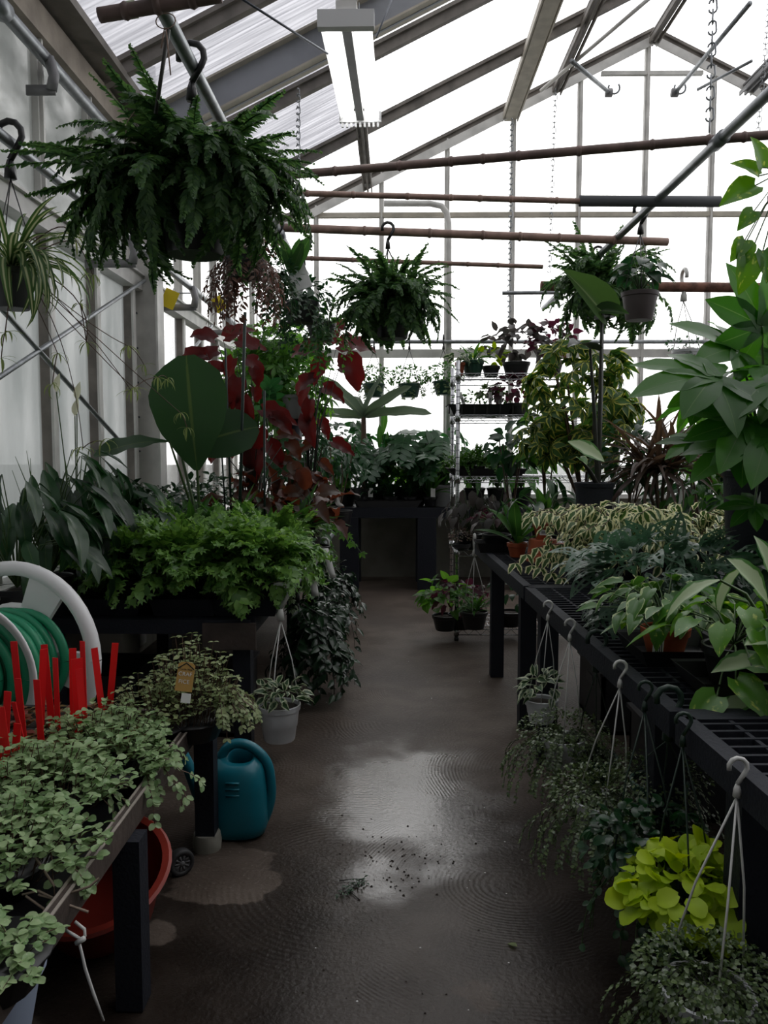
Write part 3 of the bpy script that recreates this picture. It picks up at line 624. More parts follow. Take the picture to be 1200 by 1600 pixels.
# left and right roof drop wires are chains
def chain(label, top, bot, Lk, r, mat='galv', group=None):
    top, bot = Vector(top), Vector(bot); t = thing('chain', label, 'chain', top, group); n = max(2, int((bot - top).length / (Lk * .78))); d = (bot - top).normalized()
    b = MB(); pts = [(math.cos(a) * Lk * .28, 0, math.sin(a) * Lk * .28 + (Lk * .22 if math.sin(a) >= 0 else -Lk * .22)) for a in [2 * math.pi * k / 10 for k in range(11)]]; b.tube(pts, r, 5, False); me = b.mesh('link', mat)
    q = d.to_track_quat('Z', 'Y').to_matrix().to_4x4()
    for k in range(n):
        M = Matrix.Translation(d * (k + .5) * Lk * .78) @ q @ Matrix.Rotation(R(90) * (k % 2) + .4, 4, 'Z'); put(me, 'link', t, M=M)
    return t
chain('thick short-link chain hanging on the right onto the uppermost pole', (1.47, 3.87, zat(-30, 3.87)), (1.47, 3.87, 2.96), .062, .0045)
chain('chain hanging from the grey roof beam beside the largest fern', at(466, 139, 5.88), at(466, 350, 5.88), .055, .004)
chain('thin chain hanging in the middle in front of the gable', at(800, 186, 9.2), at(795, 505, 9.2), .075, .0055)
chain('fine bead chain hanging right of the middle thin chain', at(868, 140, 9.25), at(858, 425, 9.25), .075, .004)
chain('thin chain hanging at the right edge beside the bent pole', (2.76, 6.0, zroof(2.76) - .02), at(1184, 210, 6.0), .05, .003)
# poles lying across the pipes
def pole(name, label, a, c, r, mat, sag=0, knots=9, cat='pole', r2=None):
    t = thing(name, label, cat, a); o = Vector(a); c = Vector(c) - o; n = 24; pts, rr = [], []
    for i in range(n + 1):
        k = i / n; pts.append(c * k + UP * (-sag * math.sin(k * math.pi))); rr.append(r + ((r2 or r) - r) * k)
    MB().tube(pts, rr, 10).link('cane', mat, t)
    for i in range(1, knots):
        k = i / knots + .03 * math.sin(i * 5); p = c * k + UP * (-sag * math.sin(k * math.pi)); d = c.normalized(); q = r + ((r2 or r) - r) * k
        if name.startswith('bamboo'): MB().tube([p - d * .012, p, p + d * .012], [q * 1.02, q * 1.25, q * 1.02], 10).link('node', mat, t)
    return t
pole('bamboo_pole', 'uppermost long bamboo pole, bending slightly, tied below the thick chain', at(398, 278, 4.30), at(1260, 206, 3.75), .021, 'bamboo_dark', .0, 11)
pole('bamboo_pole', 'slim bamboo pole that runs into the grey foam sleeve', at(432, 301, 4.45), at(1000, 317, 4.62), .016, 'bamboo', 0, 9)
o = MB(); a, c = at(905, 314, 4.60), at(1125, 315, 4.60); o.tube([a, c], .030, 14); o = o.link('foam_sleeve', 'foam_grey'); tag(o, 'dark grey foam tube sleeved over the end of a pole', 'foam tube')
pole('bamboo_pole', 'thick pale bamboo pole with the middle fern hanging from it', at(420, 355, 5.2), at(1043, 378, 5.42), .026, 'bamboo', 0, 8)
pole('bamboo_pole', 'thinnest bamboo pole, lowest above the middle fern', at(440, 402, 6.0), at(848, 417, 6.1), .016, 'bamboo', 0, 7)
pole('timber_pole', 'rough reddish timber pole behind the right hanging fern', at(845, 447, 7.05), at(1260, 450, 7.05), .042, 'timber', 0, 6)
pole('conduit_piece', 'short grey pipe lying level over the end of the right pipe', at(785, 458, 7.7), at(872, 457, 7.7), .018, 'galv', 0, 2, 'pipe')
bp = pole('bamboo_pole', 'short broken bamboo pole with tape at the top left corner', at(155, 24, 2.52), at(345, -8, 2.50), .022, 'bamboo_dark', 0, 4)
a, c = at(195, 17, 2.52) - bp.location, at(213, 14, 2.52) - bp.location; MB().tube([a, c], .0245, 12).link('tape', 'tape', bp)
tw = thing('stake_on_twine', 'thin straight stick tied with pink twine to the overhead pipe', 'stick', at(259, 38, 2.55))
MB().tube([Vector((0, .03, 0)), at(243, 178, 2.6) - tw.location], .0065, 6).link('stick', 'stem_dark', tw)
b = MB(); b.torus(.03, .002, Matrix.Translation((0, 0, .01)) @ Matrix.Rotation(R(70), 4, 'X'), 16, 4); b.tube([(0, 0, -.01), (.006, 0, -.08), (.012, 0, -.15)], .0022, 4); b.tube([(-.004, 0, -.01), (-.016, 0, -.07)], .0022, 4); b.link('twine', 'twine', tw)

# ---------------------------------------------------------------- strip lamp
A, B_ = at(541, 42, 3.62), at(563, 188, 4.84); d = (B_ - A); LL = d.length; ax = d.normalized(); xx = ax.cross(UP).normalized(); zz = xx.cross(ax)
ML = Matrix((xx, ax, zz)).transposed().to_4x4(); ML.translation = A
lamp = thing('strip_lamp', 'lit twin tube fluorescent strip lamp hanging below the roof', 'lamp', A); MLL = ML.copy(); MLL.translation = (0, 0, 0)
w_ = .113
b = MB(); v = [(-w_, 0, 0), (-.05, 0, .065), (.05, 0, .065), (w_, 0, 0)]; b.add([(x, y, z) for y in (0, LL) for x, _, z in v], [(0, 1, 5, 4), (1, 2, 6, 5), (2, 3, 7, 6), (0, 4, 5, 1)][:3], None, MLL); b.link('reflector', 'white_plastic', lamp, smooth=False)
MB().box((0, LL / 2, .012), (.042, LL - .01, .03), MLL).link('spine', 'frame_grey', lamp, smooth=False)
MB().box((0, LL / 2, .085), (.09, LL, .045), MLL).link('housing', 'frame_white', lamp, smooth=False)
for s in (-1, 1): MB().tube([(s * .064, .035, .012), (s * .064, LL - .035, .012)], .033, 14, True, MLL).link('tube', 'tube_light', lamp)
MB().box((0, -.015, .02), (.245, .05, .07), MLL).link('end_cap', 'white_plastic', lamp, smooth=False)
b = MB(); b.box((0, LL + .012, .02), (.245, .03, .06), MLL)
for k in range(9): b.box((-.105 + k * .026, LL + .012, -.02), (.012, .02, .03), MLL)
b.link('end_cap', 'white_plastic', lamp, smooth=False)
for y in (.12, LL - .12): MB().tube([MLL @ Vector((0, y, .1)), MLL @ Vector((0, y, .1)) + UP * .5], .003, 5).link('suspension_wire', 'galv', lamp)
# ---------------------------------------------------------------- benches and shelving
def bench(name, label, corners, z, legs, mat='bench_black', th=.07, leg=.085, grate=True, group=None, legr=False, feet=False):
    """corners: near-aisle (x,y), far-aisle (x,y), depth vector (dx,dy)"""
    (xa, ya), (xb, yb), (dx, dy) = corners; A = Vector((xa, ya, z)); Bv = Vector((xb, yb, z)); D = Vector((dx, dy, 0)); t = thing(name, label, 'bench', (xa, ya, 0), group); o = t.location.copy()
    b = MB(); dn = D.normalized(); al = (Bv - A).normalized(); up = UP
    for p, q in ((A, Bv), (A + D, Bv + D)): b.bar(p - o - up * th / 2, q - o - up * th / 2, .045, th)
    for p, q in ((A, A + D), (Bv, Bv + D)): b.bar(p - o - up * th / 2, q - o - up * th / 2, .045, th)
    autosmooth(b.link('frame', mat, t, smooth=False))
    L = (Bv - A).length; W = D.length
    if grate:
        b = MB(); n = int(L / .052)
        for i in range(1, n): p = A + al * (L * i / n); b.bar(p - o - up * .010, p + D - o - up * .010, .011, .018)
        m = int(W / .10)
        for i in range(1, m): p = A + dn * (W * i / m); b.bar(p - o - up * .012, p + al * L - o - up * .012, .011, .018)
        b.link('grate', mat, t, smooth=False, kind='stuff')
    else:
        MB().add([tuple(A - o + UP * -.004), tuple(Bv - o + UP * -.004), tuple(Bv + D - o + UP * -.004), tuple(A + D - o + UP * -.004)] + [tuple(v - o - UP * .03) for v in (A, Bv, Bv + D, A + D)], [(0, 1, 2, 3), (7, 6, 5, 4), (0, 4, 5, 1), (1, 5, 6, 2), (2, 6, 7, 3), (3, 7, 4, 0)]).link('top_board', mat, t, smooth=False)
    for s, w in legs:
        p = A + al * s + dn * w; h = z - th + .01
        b = MB()
        if legr: b.tube([Vector((p.x, p.y, .0)) - o, Vector((p.x, p.y, h)) - o], leg / 2, 14)
        else: b.box(Vector((p.x, p.y, h / 2)) - o, (leg, leg, h))
        b.link('leg', mat, t, smooth=legr)
        if feet: autosmooth(MB().tube([Vector((p.x, p.y, 0)) - o, Vector((p.x, p.y, .05)) - o], leg * .56, 16).link('foot', 'concrete_wall', t))
    return t
ZR = .82
def rx(y): return .62 + .14 * (5.85 - y) / 4.2
for ya, yb, lb, lg in ((4.02, 5.86, 'far black plastic bench on the right with orange pots on its lattice top', ((.25, .05), (1.25, .05), (.25, .85), (1.25, .85))),
                   (2.06, 3.98, 'middle black plastic bench on the right under the white edged figs', ((.22, .05), (1.72, .05), (.22, .85), (1.72, .85))), (.2, 2.02, 'near black plastic bench at the right edge below the pale broad leaves', ((.2, .05), (1.55, .05), (.2, .85), (1.55, .85)))):
    bench('plastic_bench', lb, ((rx(ya), ya), (rx(yb), yb), (.98, .03)), ZR, lg, group='black lattice benches')
ZL = .68
lb = bench('plastic_bench', 'long dark bench on the left full of green foliage plants', ((-.70, 3.86), (-.66, 7.9), (-1.1, 0)), ZL, ((.06, .05), (1.9, .05), (3.8, .05), (.06, 1.0), (1.9, 1.0), (3.8, 1.0)), grate=False)
o = lb.location; b = MB(); b.box(Vector((-.80, 3.835, .60)) - o, (.26, .02, .13)); b.link('end_board', 'wood_brown', lb, smooth=False)
b = MB(); b.tube([Vector((-.585, 3.95, .715)) - o, Vector((-.575, 7.6, .715)) - o], .018, 10); 
for y in (4.3, 5.6, 7.0): b.tube([Vector((-.70, y, .66)) - o, Vector((-.58, y, .715)) - o], .012, 6)
b.link('rail', 'galv', lb)
ZB = .89
bench('plastic_bench', 'black plastic bench against the far wall at the end of the aisle', ((-.62, 8.62), (1.75, 8.62), (0, .72)), ZB, ((.14, .05), (.98, .05), (2.0, .05), (.14, .62), (.98, .62), (2.0, .62)), th=.11, leg=.2, grate=False)
# low wooden table in the left foreground
ZT = .54
tb = thing('wooden_table', 'low wooden edged table in the left foreground covered with small leaved plants', 'table', (-.70, .7, 0)); o = tb.location
b = MB(); b.box((-.012, 1.09, ZT - .025), (.024, 2.18, .075)); b.box((-.6, 2.17, ZT - .025), (1.2, .024, .075)); b.box((-.6, .012, ZT - .025), (1.2, .024, .075)); b.box((-1.2, 1.09, ZT - .025), (.024, 2.18, .075)); b.link('frame_board', 'wood_brown', tb, smooth=False)
b = MB(); b.box((.001, 1.09, ZT + .0135), (.007, 2.18, .003)); b.box((-.018, 1.09, ZT + .0135), (.006, 2.18, .003)); b.link('edge_strip', 'wood_edge', tb, smooth=False)
MB().box((-.6, 1.09, ZT - .05), (1.18, 2.15, .015)).link('top_board', 'black_plastic', tb, smooth=False)
for y in (1.36, 2.22):
    for x in (-.005, -1.1):
        lg = MB().box((x, y, ZT / 2 - .03), (.072, .072, ZT - .07)).link('leg', 'bench_black', tb, smooth=False)
        if y > 2 and x > -1: autosmooth(MB().lathe([(0, 0), (.052, 0), (.055, .03), (.05, .062), (0, .062)], 16).link('foot', 'concrete_wall', tb, loc=(x, y, 0), label='pale concrete foot under the leg'))
# chrome wire rack
rk = thing('wire_rack', 'chrome wire shelving rack with five shelves at the end of the right bench', 'rack', (.5, 6.27, 0)); o = rk.location; RW, RD = 1.25, .58
SH = [.09, .72, 1.30, 1.78, 2.10]
for x in (0, RW):
    for y in (0, RD):
        p = MB(); p.tube([(x, y, .02), (x, y, 2.2)], .016, 12); post = p.link('post', 'chrome', rk)
        b = MB()
        for k in range(40): b.tube([(x, y, .1 + k * .052), (x, y, .104 + k * .052)], .0175, 10, False)
        b.link('grooves', 'steel_dark', post, kind='stuff'); MB().lathe([(0, 0), (.018, 0), (.02, .02), (.012, .03), (0, .03)], 10).link('foot', 'rubber', post, loc=(x, y, 0))
for z in SH:
    b = MB()
    for zz in (0, -.045):
        for y in (0, RD): b.tube([(0, y, z + zz), (RW, y, z + zz)], .004, 6)
        for x in (0, RW): b.tube([(x, 0, z + zz), (x, RD, z + zz)], .004, 6)
    for y in (0, RD):
        n = 26; b.tube([(RW * i / n, y, z - (0 if i % 2 else .045)) for i in range(n + 1)], .0028, 5)
    n = 12
    for x in (0, RW): b.tube([(x, RD * i / n, z - (0 if i % 2 else .045)) for i in range(n + 1)], .0028, 5)
    for i in range(1, 42): b.tube([(RW * i / 42, 0, z + .003), (RW * i / 42, RD, z + .003)], .0022, 4)
    for y in (.15, .3, .45): b.tube([(0, y, z - .003), (RW, y, z - .003)], .003, 4)
    for x in (0, RW):
        for y in (0, RD): b.tube([(x, y, z - .05), (x, y, z + .012)], .022, 10)
    b.link('shelf', 'chrome', rk)

# ---------------------------------------------------------------- tools and tubs on the left
wc = thing('watering_can', 'teal plastic watering can standing on the wet floor behind the table leg', 'watering can', (-.61, 3.05, 0)); 
def superell(rx_, ry_, n=28, e=2.6): 
    return [(rx_ * math.copysign(abs(math.cos(a)) ** (2 / e), math.cos(a)), ry_ * math.copysign(abs(math.sin(a)) ** (2 / e), math.sin(a))) for a in [2 * math.pi * k / n for k in range(n)]]
b = MB(); rings = [(.0, .0, 0, .004), (.085, .085, 0, 0), (.110, .10, 0, .012), (.122, .108, .0, .05), (.124, .11, 0, .10), (.118, .106, 0, .20), (.108, .10, 0, .285), (.098, .094, 0, .31), (.075, .078, -.0, .330), (.056, .05, .012, .333), (.05, .044, .012, .322), (.052, .046, .012, .26), (.07, .06, .01, .20), (.07, .06, 0, .03), (0, 0, 0, .03)]
vv, ff = [], []
for i, (a, c, dx, z) in enumerate(rings):
    for x, y in superell(max(a * .97, .001), max(c * .90, .001)): vv.append((x + dx, y, z * .94 + (.38 * y if z > .28 or i > 8 else 0)))
n = 28
for i in range(len(rings) - 1):
    for k in range(n): ff.append((i * n + k, i * n + (k + 1) % n, (i + 1) * n + (k + 1) % n, (i + 1) * n + k))
b.add(vv, ff); b.link('body', 'teal', wc)
b = MB(); pts = [(-.066, 0, .295), (-.052, 0, .335), (-.012, 0, .362), (.045, 0, .354), (.095, 0, .315), (.122, 0, .27), (.130, 0, .20), (.130, 0, .14), (.115, 0, .085), (.10, 0, .05)]
sm = []
for i in range(len(pts) - 1):
    for k in range(3): sm.append(Vector(pts[i]).lerp(Vector(pts[i + 1]), k / 3))
sm.append(Vector(pts[-1])); 
for _ in range(2): sm = [sm[0]] + [(sm[i - 1] + sm[i] * 2 + sm[i + 1]) / 4 for i in range(1, len(sm) - 1)] + [sm[-1]]
b.tube(sm, .0195, 12); b.link('handle', 'teal', wc)
b = MB(); b.tube([(-.09, 0, .07), (-.14, 0, .13), (-.185, 0, .24), (-.225, 0, .335), (-.24, 0, .36)], [.042, .036, .026, .020, .019], 14); b.tube([(-.24, 0, .36), (-.262, 0, .385)], [.022, .036], 14); b.link('spout', 'teal', wc)
b = MB()
for k in range(3): b.tube([(-.03, -.0915 - k * .0007, .235 - k * .024), (.0, -.0925 - k * .0007, .235 - k * .024), (.022, -.0915 - k * .0007, .235 - k * .024)], .0045, 6)
b.link('ribs', 'teal', wc, kind='stuff')

# hose reel on the floor behind the table
HR = at(6, 1030, 3.12); hr = thing('hose_reel', 'white hose reel wound with green hose behind the red tags', 'hose reel', (HR.x, HR.y, 0)); hz = HR.z
def face(yaw, off, c=(0, 0, 0)):   # disc plane: local z axis becomes the reel's axle
    M = Matrix.Rotation(R(yaw), 4, 'Z') @ Matrix.Rotation(R(90), 4, 'X'); M = M @ Matrix.Translation((0, 0, off)); q = Matrix.Translation((c[0], c[1], hz + c[2])) @ M; return q
Mb = face(-14, -.08); 
b = MB(); b.torus(.355, .030, Mb, 44, 12)
for k in range(5):
    a = R(62 + 72 * k); u_ = Vector((math.cos(a), math.sin(a), 0)); v_ = Vector((-math.sin(a), math.cos(a), 0)); vs = []
    for z in (-.012, .012): vs += [Mb @ (u_ * .12 + v_ * .055 + UP * z), Mb @ (u_ * .34 + v_ * .085 + UP * z), Mb @ (u_ * .34 - v_ * .085 + UP * z), Mb @ (u_ * .12 - v_ * .055 + UP * z)]
    b.add(vs, [(0, 1, 2, 3), (7, 6, 5, 4), (0, 4, 5, 1), (1, 5, 6, 2), (2, 6, 7, 3), (3, 7, 4, 0)])
b.lathe([(0, -.02), (.2, -.02), (.215, 0), (.2, .02), (0, .02)], 30, Mb); autosmooth(b.link('rear_wheel', 'white_plastic', hr))
CF_ = (-.035, 0, -.03); Mf = face(-10, .17, CF_); b = MB()
b.lathe([(.225, -.035), (.262, -.02), (.285, .004), (.300, .010), (.304, .002), (.290, -.012), (.262, -.032), (.225, -.045)], 48, Mf); b.link('front_flange', 'white_plastic', hr)
b = MB(); b.lathe([(.10, -.2), (.10, .06), (.09, .065), (0, .065)], 24, face(-12, .08, CF_)); b.link('drum', 'white_plastic', hr)
hb = MB()
for k, (rr_, of) in enumerate(((.236, .135), (.196, .150), (.155, .158), (.120, .150), (.222, .10), (.18, .11))): hb.torus(rr_, .0195, face(-10 - k, of, (CF_[0] - .006 * k, 0, CF_[2])), 40, 9)
for k in range(4): hb.torus(.205 - .012 * (k % 2), .0185, face(-13, -.03 + .034 * k, (.004 * k, 0, -.02)), 38, 8)
hb.torus(.186, .0185, face(-14, -.045, (.055, 0, -.005)), 36, 8); hb.link('hose', 'hose_green', hr)
b = MB(); b.bar((-.02, .12, 0), (-.02, .12, hz), .06, .06); b.bar((-.22, .08, 0), (-.22, .08, hz - .05), .06, .06); b.bar((-.3, .1, .02), (.2, .1, .02), .05, .04); b.link('stand', 'white_plastic', hr)

cw = thing('cart_wheel', 'small grey spoked wheel standing on the floor beside the table leg', 'wheel', (-.755, 2.73, 0)); Mw = Matrix.Translation((0, 0, .046)) @ Matrix.Rotation(R(38), 4, 'Z') @ Matrix.Rotation(R(90), 4, 'X')
b = MB(); b.lathe([(.030, -.018), (.044, -.018), (.047, -.010), (.047, .010), (.044, .018), (.030, .018), (.030, -.018)], 28, Mw); b.link('tyre', 'rubber', cw)
b = MB(); b.lathe([(0, .020), (.009, .020), (.010, .012), (.022, .010), (.032, .016), (.032, .008)], 24, Mw)
for k in range(10): 
    a = k * R(36); b.bar(Mw @ Vector((.009 * math.cos(a), .009 * math.sin(a), .014)), Mw @ Vector((.031 * math.cos(a), .031 * math.sin(a), .014)), .004, .006)
b.link('hub', 'wheel_grey', cw); MB().tube([Mw @ Vector((0, 0, -.01)), Mw @ Vector((0, 0, -.14))], .008, 8).link('axle', 'steel_dark', cw)
tub = thing('plastic_tub', 'round red plastic tub on the floor under the low table', 'tub', (-.90, 2.375, .065))
b = MB(); b.lathe([(0, 0), (.145, 0), (.155, .01), (.200, .165), (.207, .18), (.225, .182), (.230, .193), (.222, .201), (.202, .199), (.192, .165), (.145, .02), (0, .015)], 40, Matrix.Rotation(R(22), 4, 'X')); autosmooth(b.link('bowl', 'red_tub', tub), 50)
bk = thing('hanging_pot', 'pale blue pot hanging under the near corner of the low table', 'pot', (-.812, 1.50, .485))
b = MB(); b.lathe([(0, -.19), (.07, -.19), (.08, -.17), (.108, -.02), (.118, -.015), (.118, 0), (.104, -.002), (.1, -.05), (0, -.05)], 28); autosmooth(b.link('bowl', 'pale_blue', bk))
b = MB(); b.bar((-.02, .045, -.02), (.04, .06, .052), .0025, .028, (1, 0, 0)); b.link('label_strip', 'tag_white', bk, smooth=False)
cd = thing('plastic_tie', 'white plastic tie knotted around the wooden table edge', 'tie', at(127, 1468, 1.66)); o = cd.location
b = MB(); b.tube([at(100, 1452, 1.66) - o, at(117, 1462, 1.655) - o, Vector((0, 0, 0)), at(133, 1462, 1.66) - o, at(132, 1452, 1.665) - o, at(117, 1440, 1.665) - o], .0036, 6)
b.tube([at(123, 1470, 1.65) - o, at(128, 1490, 1.645) - o, at(133, 1513, 1.645) - o, at(146, 1552, 1.645) - o, at(162, 1595, 1.645) - o], [.0036, .0034, .004, .004, .003], 6); b.tube([at(119, 1474, 1.645) - o, at(132, 1466, 1.645) - o], .006, 6); b.link('strap', 'wire_white', cd)
# yellow sticky cards
for px, py, Y, rz, s, lb_ in ((265, 467, 6.35, 24, .075, 'left yellow sticky card hanging on the wire by the side wall'), (342, 475, 7.3, -30, .07, 'right yellow sticky card with a dark spot by the wall pipe')):
    p = at(px, py, Y); t = thing('sticky_card', lb_, 'card', p); M = Matrix.Rotation(R(rz), 4, 'Y'); b = MB().box((0, 0, 0), (s * 1.5, .003, s * 1.9), M); b.link('card', 'yellow_card', t, smooth=False)
    q = MB(); q.tube([M @ Vector((0, 0, s * .85)), M @ Vector((0, 0, s * 1.2))], .003, 5); q.link('clip', 'steel_dark', t)
    if rz < 0: MB().lathe([(0, -.003), (.012, -.003), (.012, .003), (0, .003)], 10, Matrix.Translation((.012, -.0015, .0)) @ Matrix.Rotation(R(90), 4, 'X')).link('spot', 'ink', t)
rod('card_wire', 'thin horizontal wire near the side wall with the left yellow card', 'wire', [at(250, 458, 6.4), at(310, 458, 6.9)], .005, 'steel_dark')
# green stakes
for px0, py0, px1, py1, Y, r, lb_ in ((383, 488, 370, 760, 5.35, .011, 'tall dark green plant stake between the red leaved plants'), (352, 545, 362, 740, 5.6, .008, 'thinner dark stake left of the tall green stake'), (413, 610, 412, 760, 5.5, .008, 'thin dark stake right of the tall green stake'), (340, 600, 355, 740, 5.7, .006, 'thinnest stake behind the big round leaf')):
    rod('plant_stake', lb_, 'stake', [Vector((at(px1, py1, Y).x, Y, ZL)), at(px0, py0, Y)], r, 'stake_green')
# ---------------------------------------------------------------- leaves
FB = frondkeys('boston', 'fern_green', .40, .105, 32, 7, (.6, 2.8), ruffle=.32, pw=.25)
FB2 = frondkeys('bostonfar', 'fern_green', .40, .115, 24, 6, (.7, 2.9), ruffle=.35, seed=8, pw=.25)
FM = frondkeys('littlefern', 'fern_bright', .14, .03, 9, 3, (.5, 1.8), seed=5)
CF = frondkeys('crest', 'crest_green', .24, .125, 9, 6, (.5, 2.0), crest=.62, ruffle=.4, seed=4, pw=.15)
CFd = frondkeys('crestdeep', 'fern_bright', .22, .11, 9, 4, (.4, 1.6), crest=.6, ruffle=.4, seed=9, pw=.2)  # darker crested fronds, the shade they stand in put into the colour
SP = simple('spider', 'spider_leaf', 'strap', .40, .026, 5, 2.3, .35, 9, 2, b0=.2)
SPs = simple('plantlet', 'plantlet_leaf', 'strap', .085, .009, 3, 1.8, .3, 4, 1)
LIL = simple('lily', 'lily_dark', 'lance', .30, .085, 5, 1.2, .25, 8, 2, wave=.12)
SPA = simple('spathe', 'white_spathe', 'ov', .11, .05, 2, .3, .5, 5, 2)
STR = simple('strappy', 'leaf_mid', 'lance', .28, .042, 4, .9, .3, 7, 2, wave=.1)
STRl = simple('strappylime', 'leaf_mid', 'lance', .30, .075, 4, .7, .3, 7, 2)
STRd = simple('strapdeep', 'leaf_deep', 'strap', .26, .02, 4, 1.2, .3, 7, 2)
GR = simple('grass', 'leaf_mid', 'strap', .12, .008, 3, 1., .2, 4, 1)
OVm = simple('ovmid', 'leaf_mid', 'ov', .075, .042, 4, .6, .2, 5, 2)
OVd = simple('ovdeep', 'leaf_deep', 'ov', .085, .048, 4, .7, .2, 5, 2)
OVs = simple('ovsmall', 'leaf_mid', 'ov', .035, .022, 3, .5, .2, 3, 1)
OVsd = simple('ovsmalld', 'leaf_deep', 'ov', .032, .018, 3, .5, .2, 3, 1)
LIME = simple('limeleaf', 'leaf_lime', 'ov', .07, .045, 3, .5, .2, 5, 2)
COL_ = simple('limecoleus', 'lime_coleus', 'round', .058, .052, 4, .7, .15, 6, 2, wave=.12, back=.06)
GLO = simple('glossy', 'leaf_glossy', 'ov', .085, .042, 4, .7, .22, 5, 2)
CAL = simple('callisia', 'callisia_leaf', 'round', .023, .0185, 4, .5, .25, 4, 2)
TUR = simple('turtle', 'turtle_leaf', 'round', .020, .0135, 3, .5, .25, 3, 1)
WIR = simple('wirevine', 'wire_leaf', 'round', .0095, .0085, 3, .3, .2, 2, 1)
FIG = simple('fig', 'fig_leaf', 'ov', .072, .042, 4, 1.0, .3, 6, 2, wave=.22)
HOY = simple('hoya', 'hoya_leaf', 'ov', .065, .036, 4, .7, .3, 5, 2, wave=.12)
IVY = palm('ivy', 'ivy_leaf', .042, .022, 5, 3.4, 3, 'ov', .3, .1, 3, 1, -.05, .62)
IVYl = palm('ivyl', 'leaf_backlit', .055, .026, 5, 3.4, 3, 'ov', .3, .1, 3, 1, -.05, .62)
SCH = palm('schef', 'schef_leaf', .125, .054, 7, 5.2, 4, 'ov', .7, .2, 5, 2, -.25, .85)
SCHg = palm('schefgreen', 'leaf_backlit', .12, .04, 7, 5.2, 3, 'ov', .7, .2, 5, 2, -.25, .85)
FAT = palm('fatsia', 'fatsia_leaf', .34, .155, 7, 4.3, 4, 'palmlobe', .45, .12, 7, 3, .02, .72, wave=.05)
PHI = palm('philo', 'leaf_backlit', .17, .05, 9, 4.6, 4, 'lobe', .6, .15, 5, 2, -.05, .7)
HRT = simple('heartleaf', 'leaf_backlit', 'heart', .10, .085, 4, .6, .2, 6, 2, back=.14)
POT = simple('pothos', 'pothos_leaf', 'heart', .115, .085, 5, .6, .28, 7, 3, back=.10, wave=.05)
POTg = simple('pothosgrey', 'leaf_deep', 'heart', .105, .09, 4, .7, .22, 6, 2, back=.12)
NJO = simple('njoy', 'njoy_leaf', 'heart', .105, .065, 5, .7, .3, 7, 3, back=.08, wave=.08)
AGL = simple('aglao', 'aglao_leaf', 'lance', .27, .125, 3, .7, .25, 9, 3, wave=.05)
EAR = simple('elephant', 'ear_green', 'paddle', .66, .46, 3, .45, .12, 12, 4, wave=.05)
CALD = simple('blackear', 'caladium_dark', 'heart', .30, .22, 3, .8, .35, 9, 3, back=.2)
ALO = simple('alocasia', 'alocasia_leaf', 'heart', .34, .25, 2, .5, .5, 9, 3, back=.22)
BEG = simple('begonia', 'begonia_red', 'heart', .27, .16, 6, 1.2, .35, 8, 3, wave=.28, back=.1)
BEGb = simple('begbrown', 'begonia_brown', 'heart', .21, .13, 4, 1.1, .35, 7, 3, wave=.28, back=.1)
COR = simple('cordyline', 'cordy_leaf', 'strap', .42, .034, 5, 1.0, .3, 9, 2)
DRC = simple('dracaena', 'cordy_leaf', 'strap', .36, .014, 4, 1.5, .3, 9, 1)
COLd = simple('coleusdark', 'coleus_dark', 'heart', .08, .06, 4, .7, .2, 5, 2, wave=.2)
GRY = simple('greyleaf', 'grey_leaf', 'ov', .11, .06, 4, .9, .2, 5, 2, wave=.1)
BAN = simple('banana', 'banana_leaf', 'banana', .66, .17, 3, .35, .35, 10, 3, wave=.08)
DRY = simple('dryleaf', 'dry_leaf', 'ov', .035, .014, 3, .8, .3, 3, 1)
SED = simple('sedum', 'sedum_pink', 'round', .018, .014, 3, .2, .2, 2, 1)
SEE = simple('seedling', 'scarlet_seedling', 'ov', .042, .028, 3, .6, .2, 3, 1, wave=.2)
STAG = simple('staghorn', 'leaf_mid', 'strap', .22, .075, 2, .5, .15, 6, 2, wave=.1)
def monst(key, L, mat='monst_leaf', n=3, nl=5):
    ks = []; r = random.Random(12)
    def mk(b):
        b.add(*strip(L * .95, L * .5, 'heart', 8, 2, .15, 0, .5, back=.15))
        for s in (-1, 1):
            for k in range(nl):
                t = .02 + .78 * k / (nl - 1); y = L * t * .93; a = s * (-1.75 + 1.15 * t); M = Matrix.Translation((s * .02 * L, y, -.05 * L * t * t + .0008 * k)) @ Matrix.Rotation(a, 4, 'Z') @ Matrix.Rotation(.05, 4, 'X')
                b.add(*strip(L * (.50 - .24 * t * t), L * .19, 'strap', 4, 1, .06, 0, .55 * r.uniform(.6, 1.4)), M)
    for i in range(n): ks.append(leafmesh(f'{key}{i}', mk, mat))
    return ks
MON = monst('monstera', .36)
def adans(key, L, n=4):
    ks = []; r = random.Random(5)
    def mk(b):
        ns, na = 14, 5; v, f, u = strip(L, L * .62, 'heart', ns, na, .12, 0, r.uniform(.4, .9), wave=.06, back=.12); keep = []; m = 2 * na
        for i, q in enumerate(f):
            row, colm = divmod(i, m); s = min(colm, m - 1 - colm)
            if 1 < row < 12 and row % 3 != 0 and s in (2, 3) and not (s == 2 and row > 10) and (row // 3 + (colm > na)) % 5 != 4: continue
            keep.append(q)
        b.add(v, keep, u)
    for i in range(n): ks.append(leafmesh(f'{key}{i}', mk, 'adans_leaf'))
    return ks
ADA = adans('adans', .125)
LAB = dict()

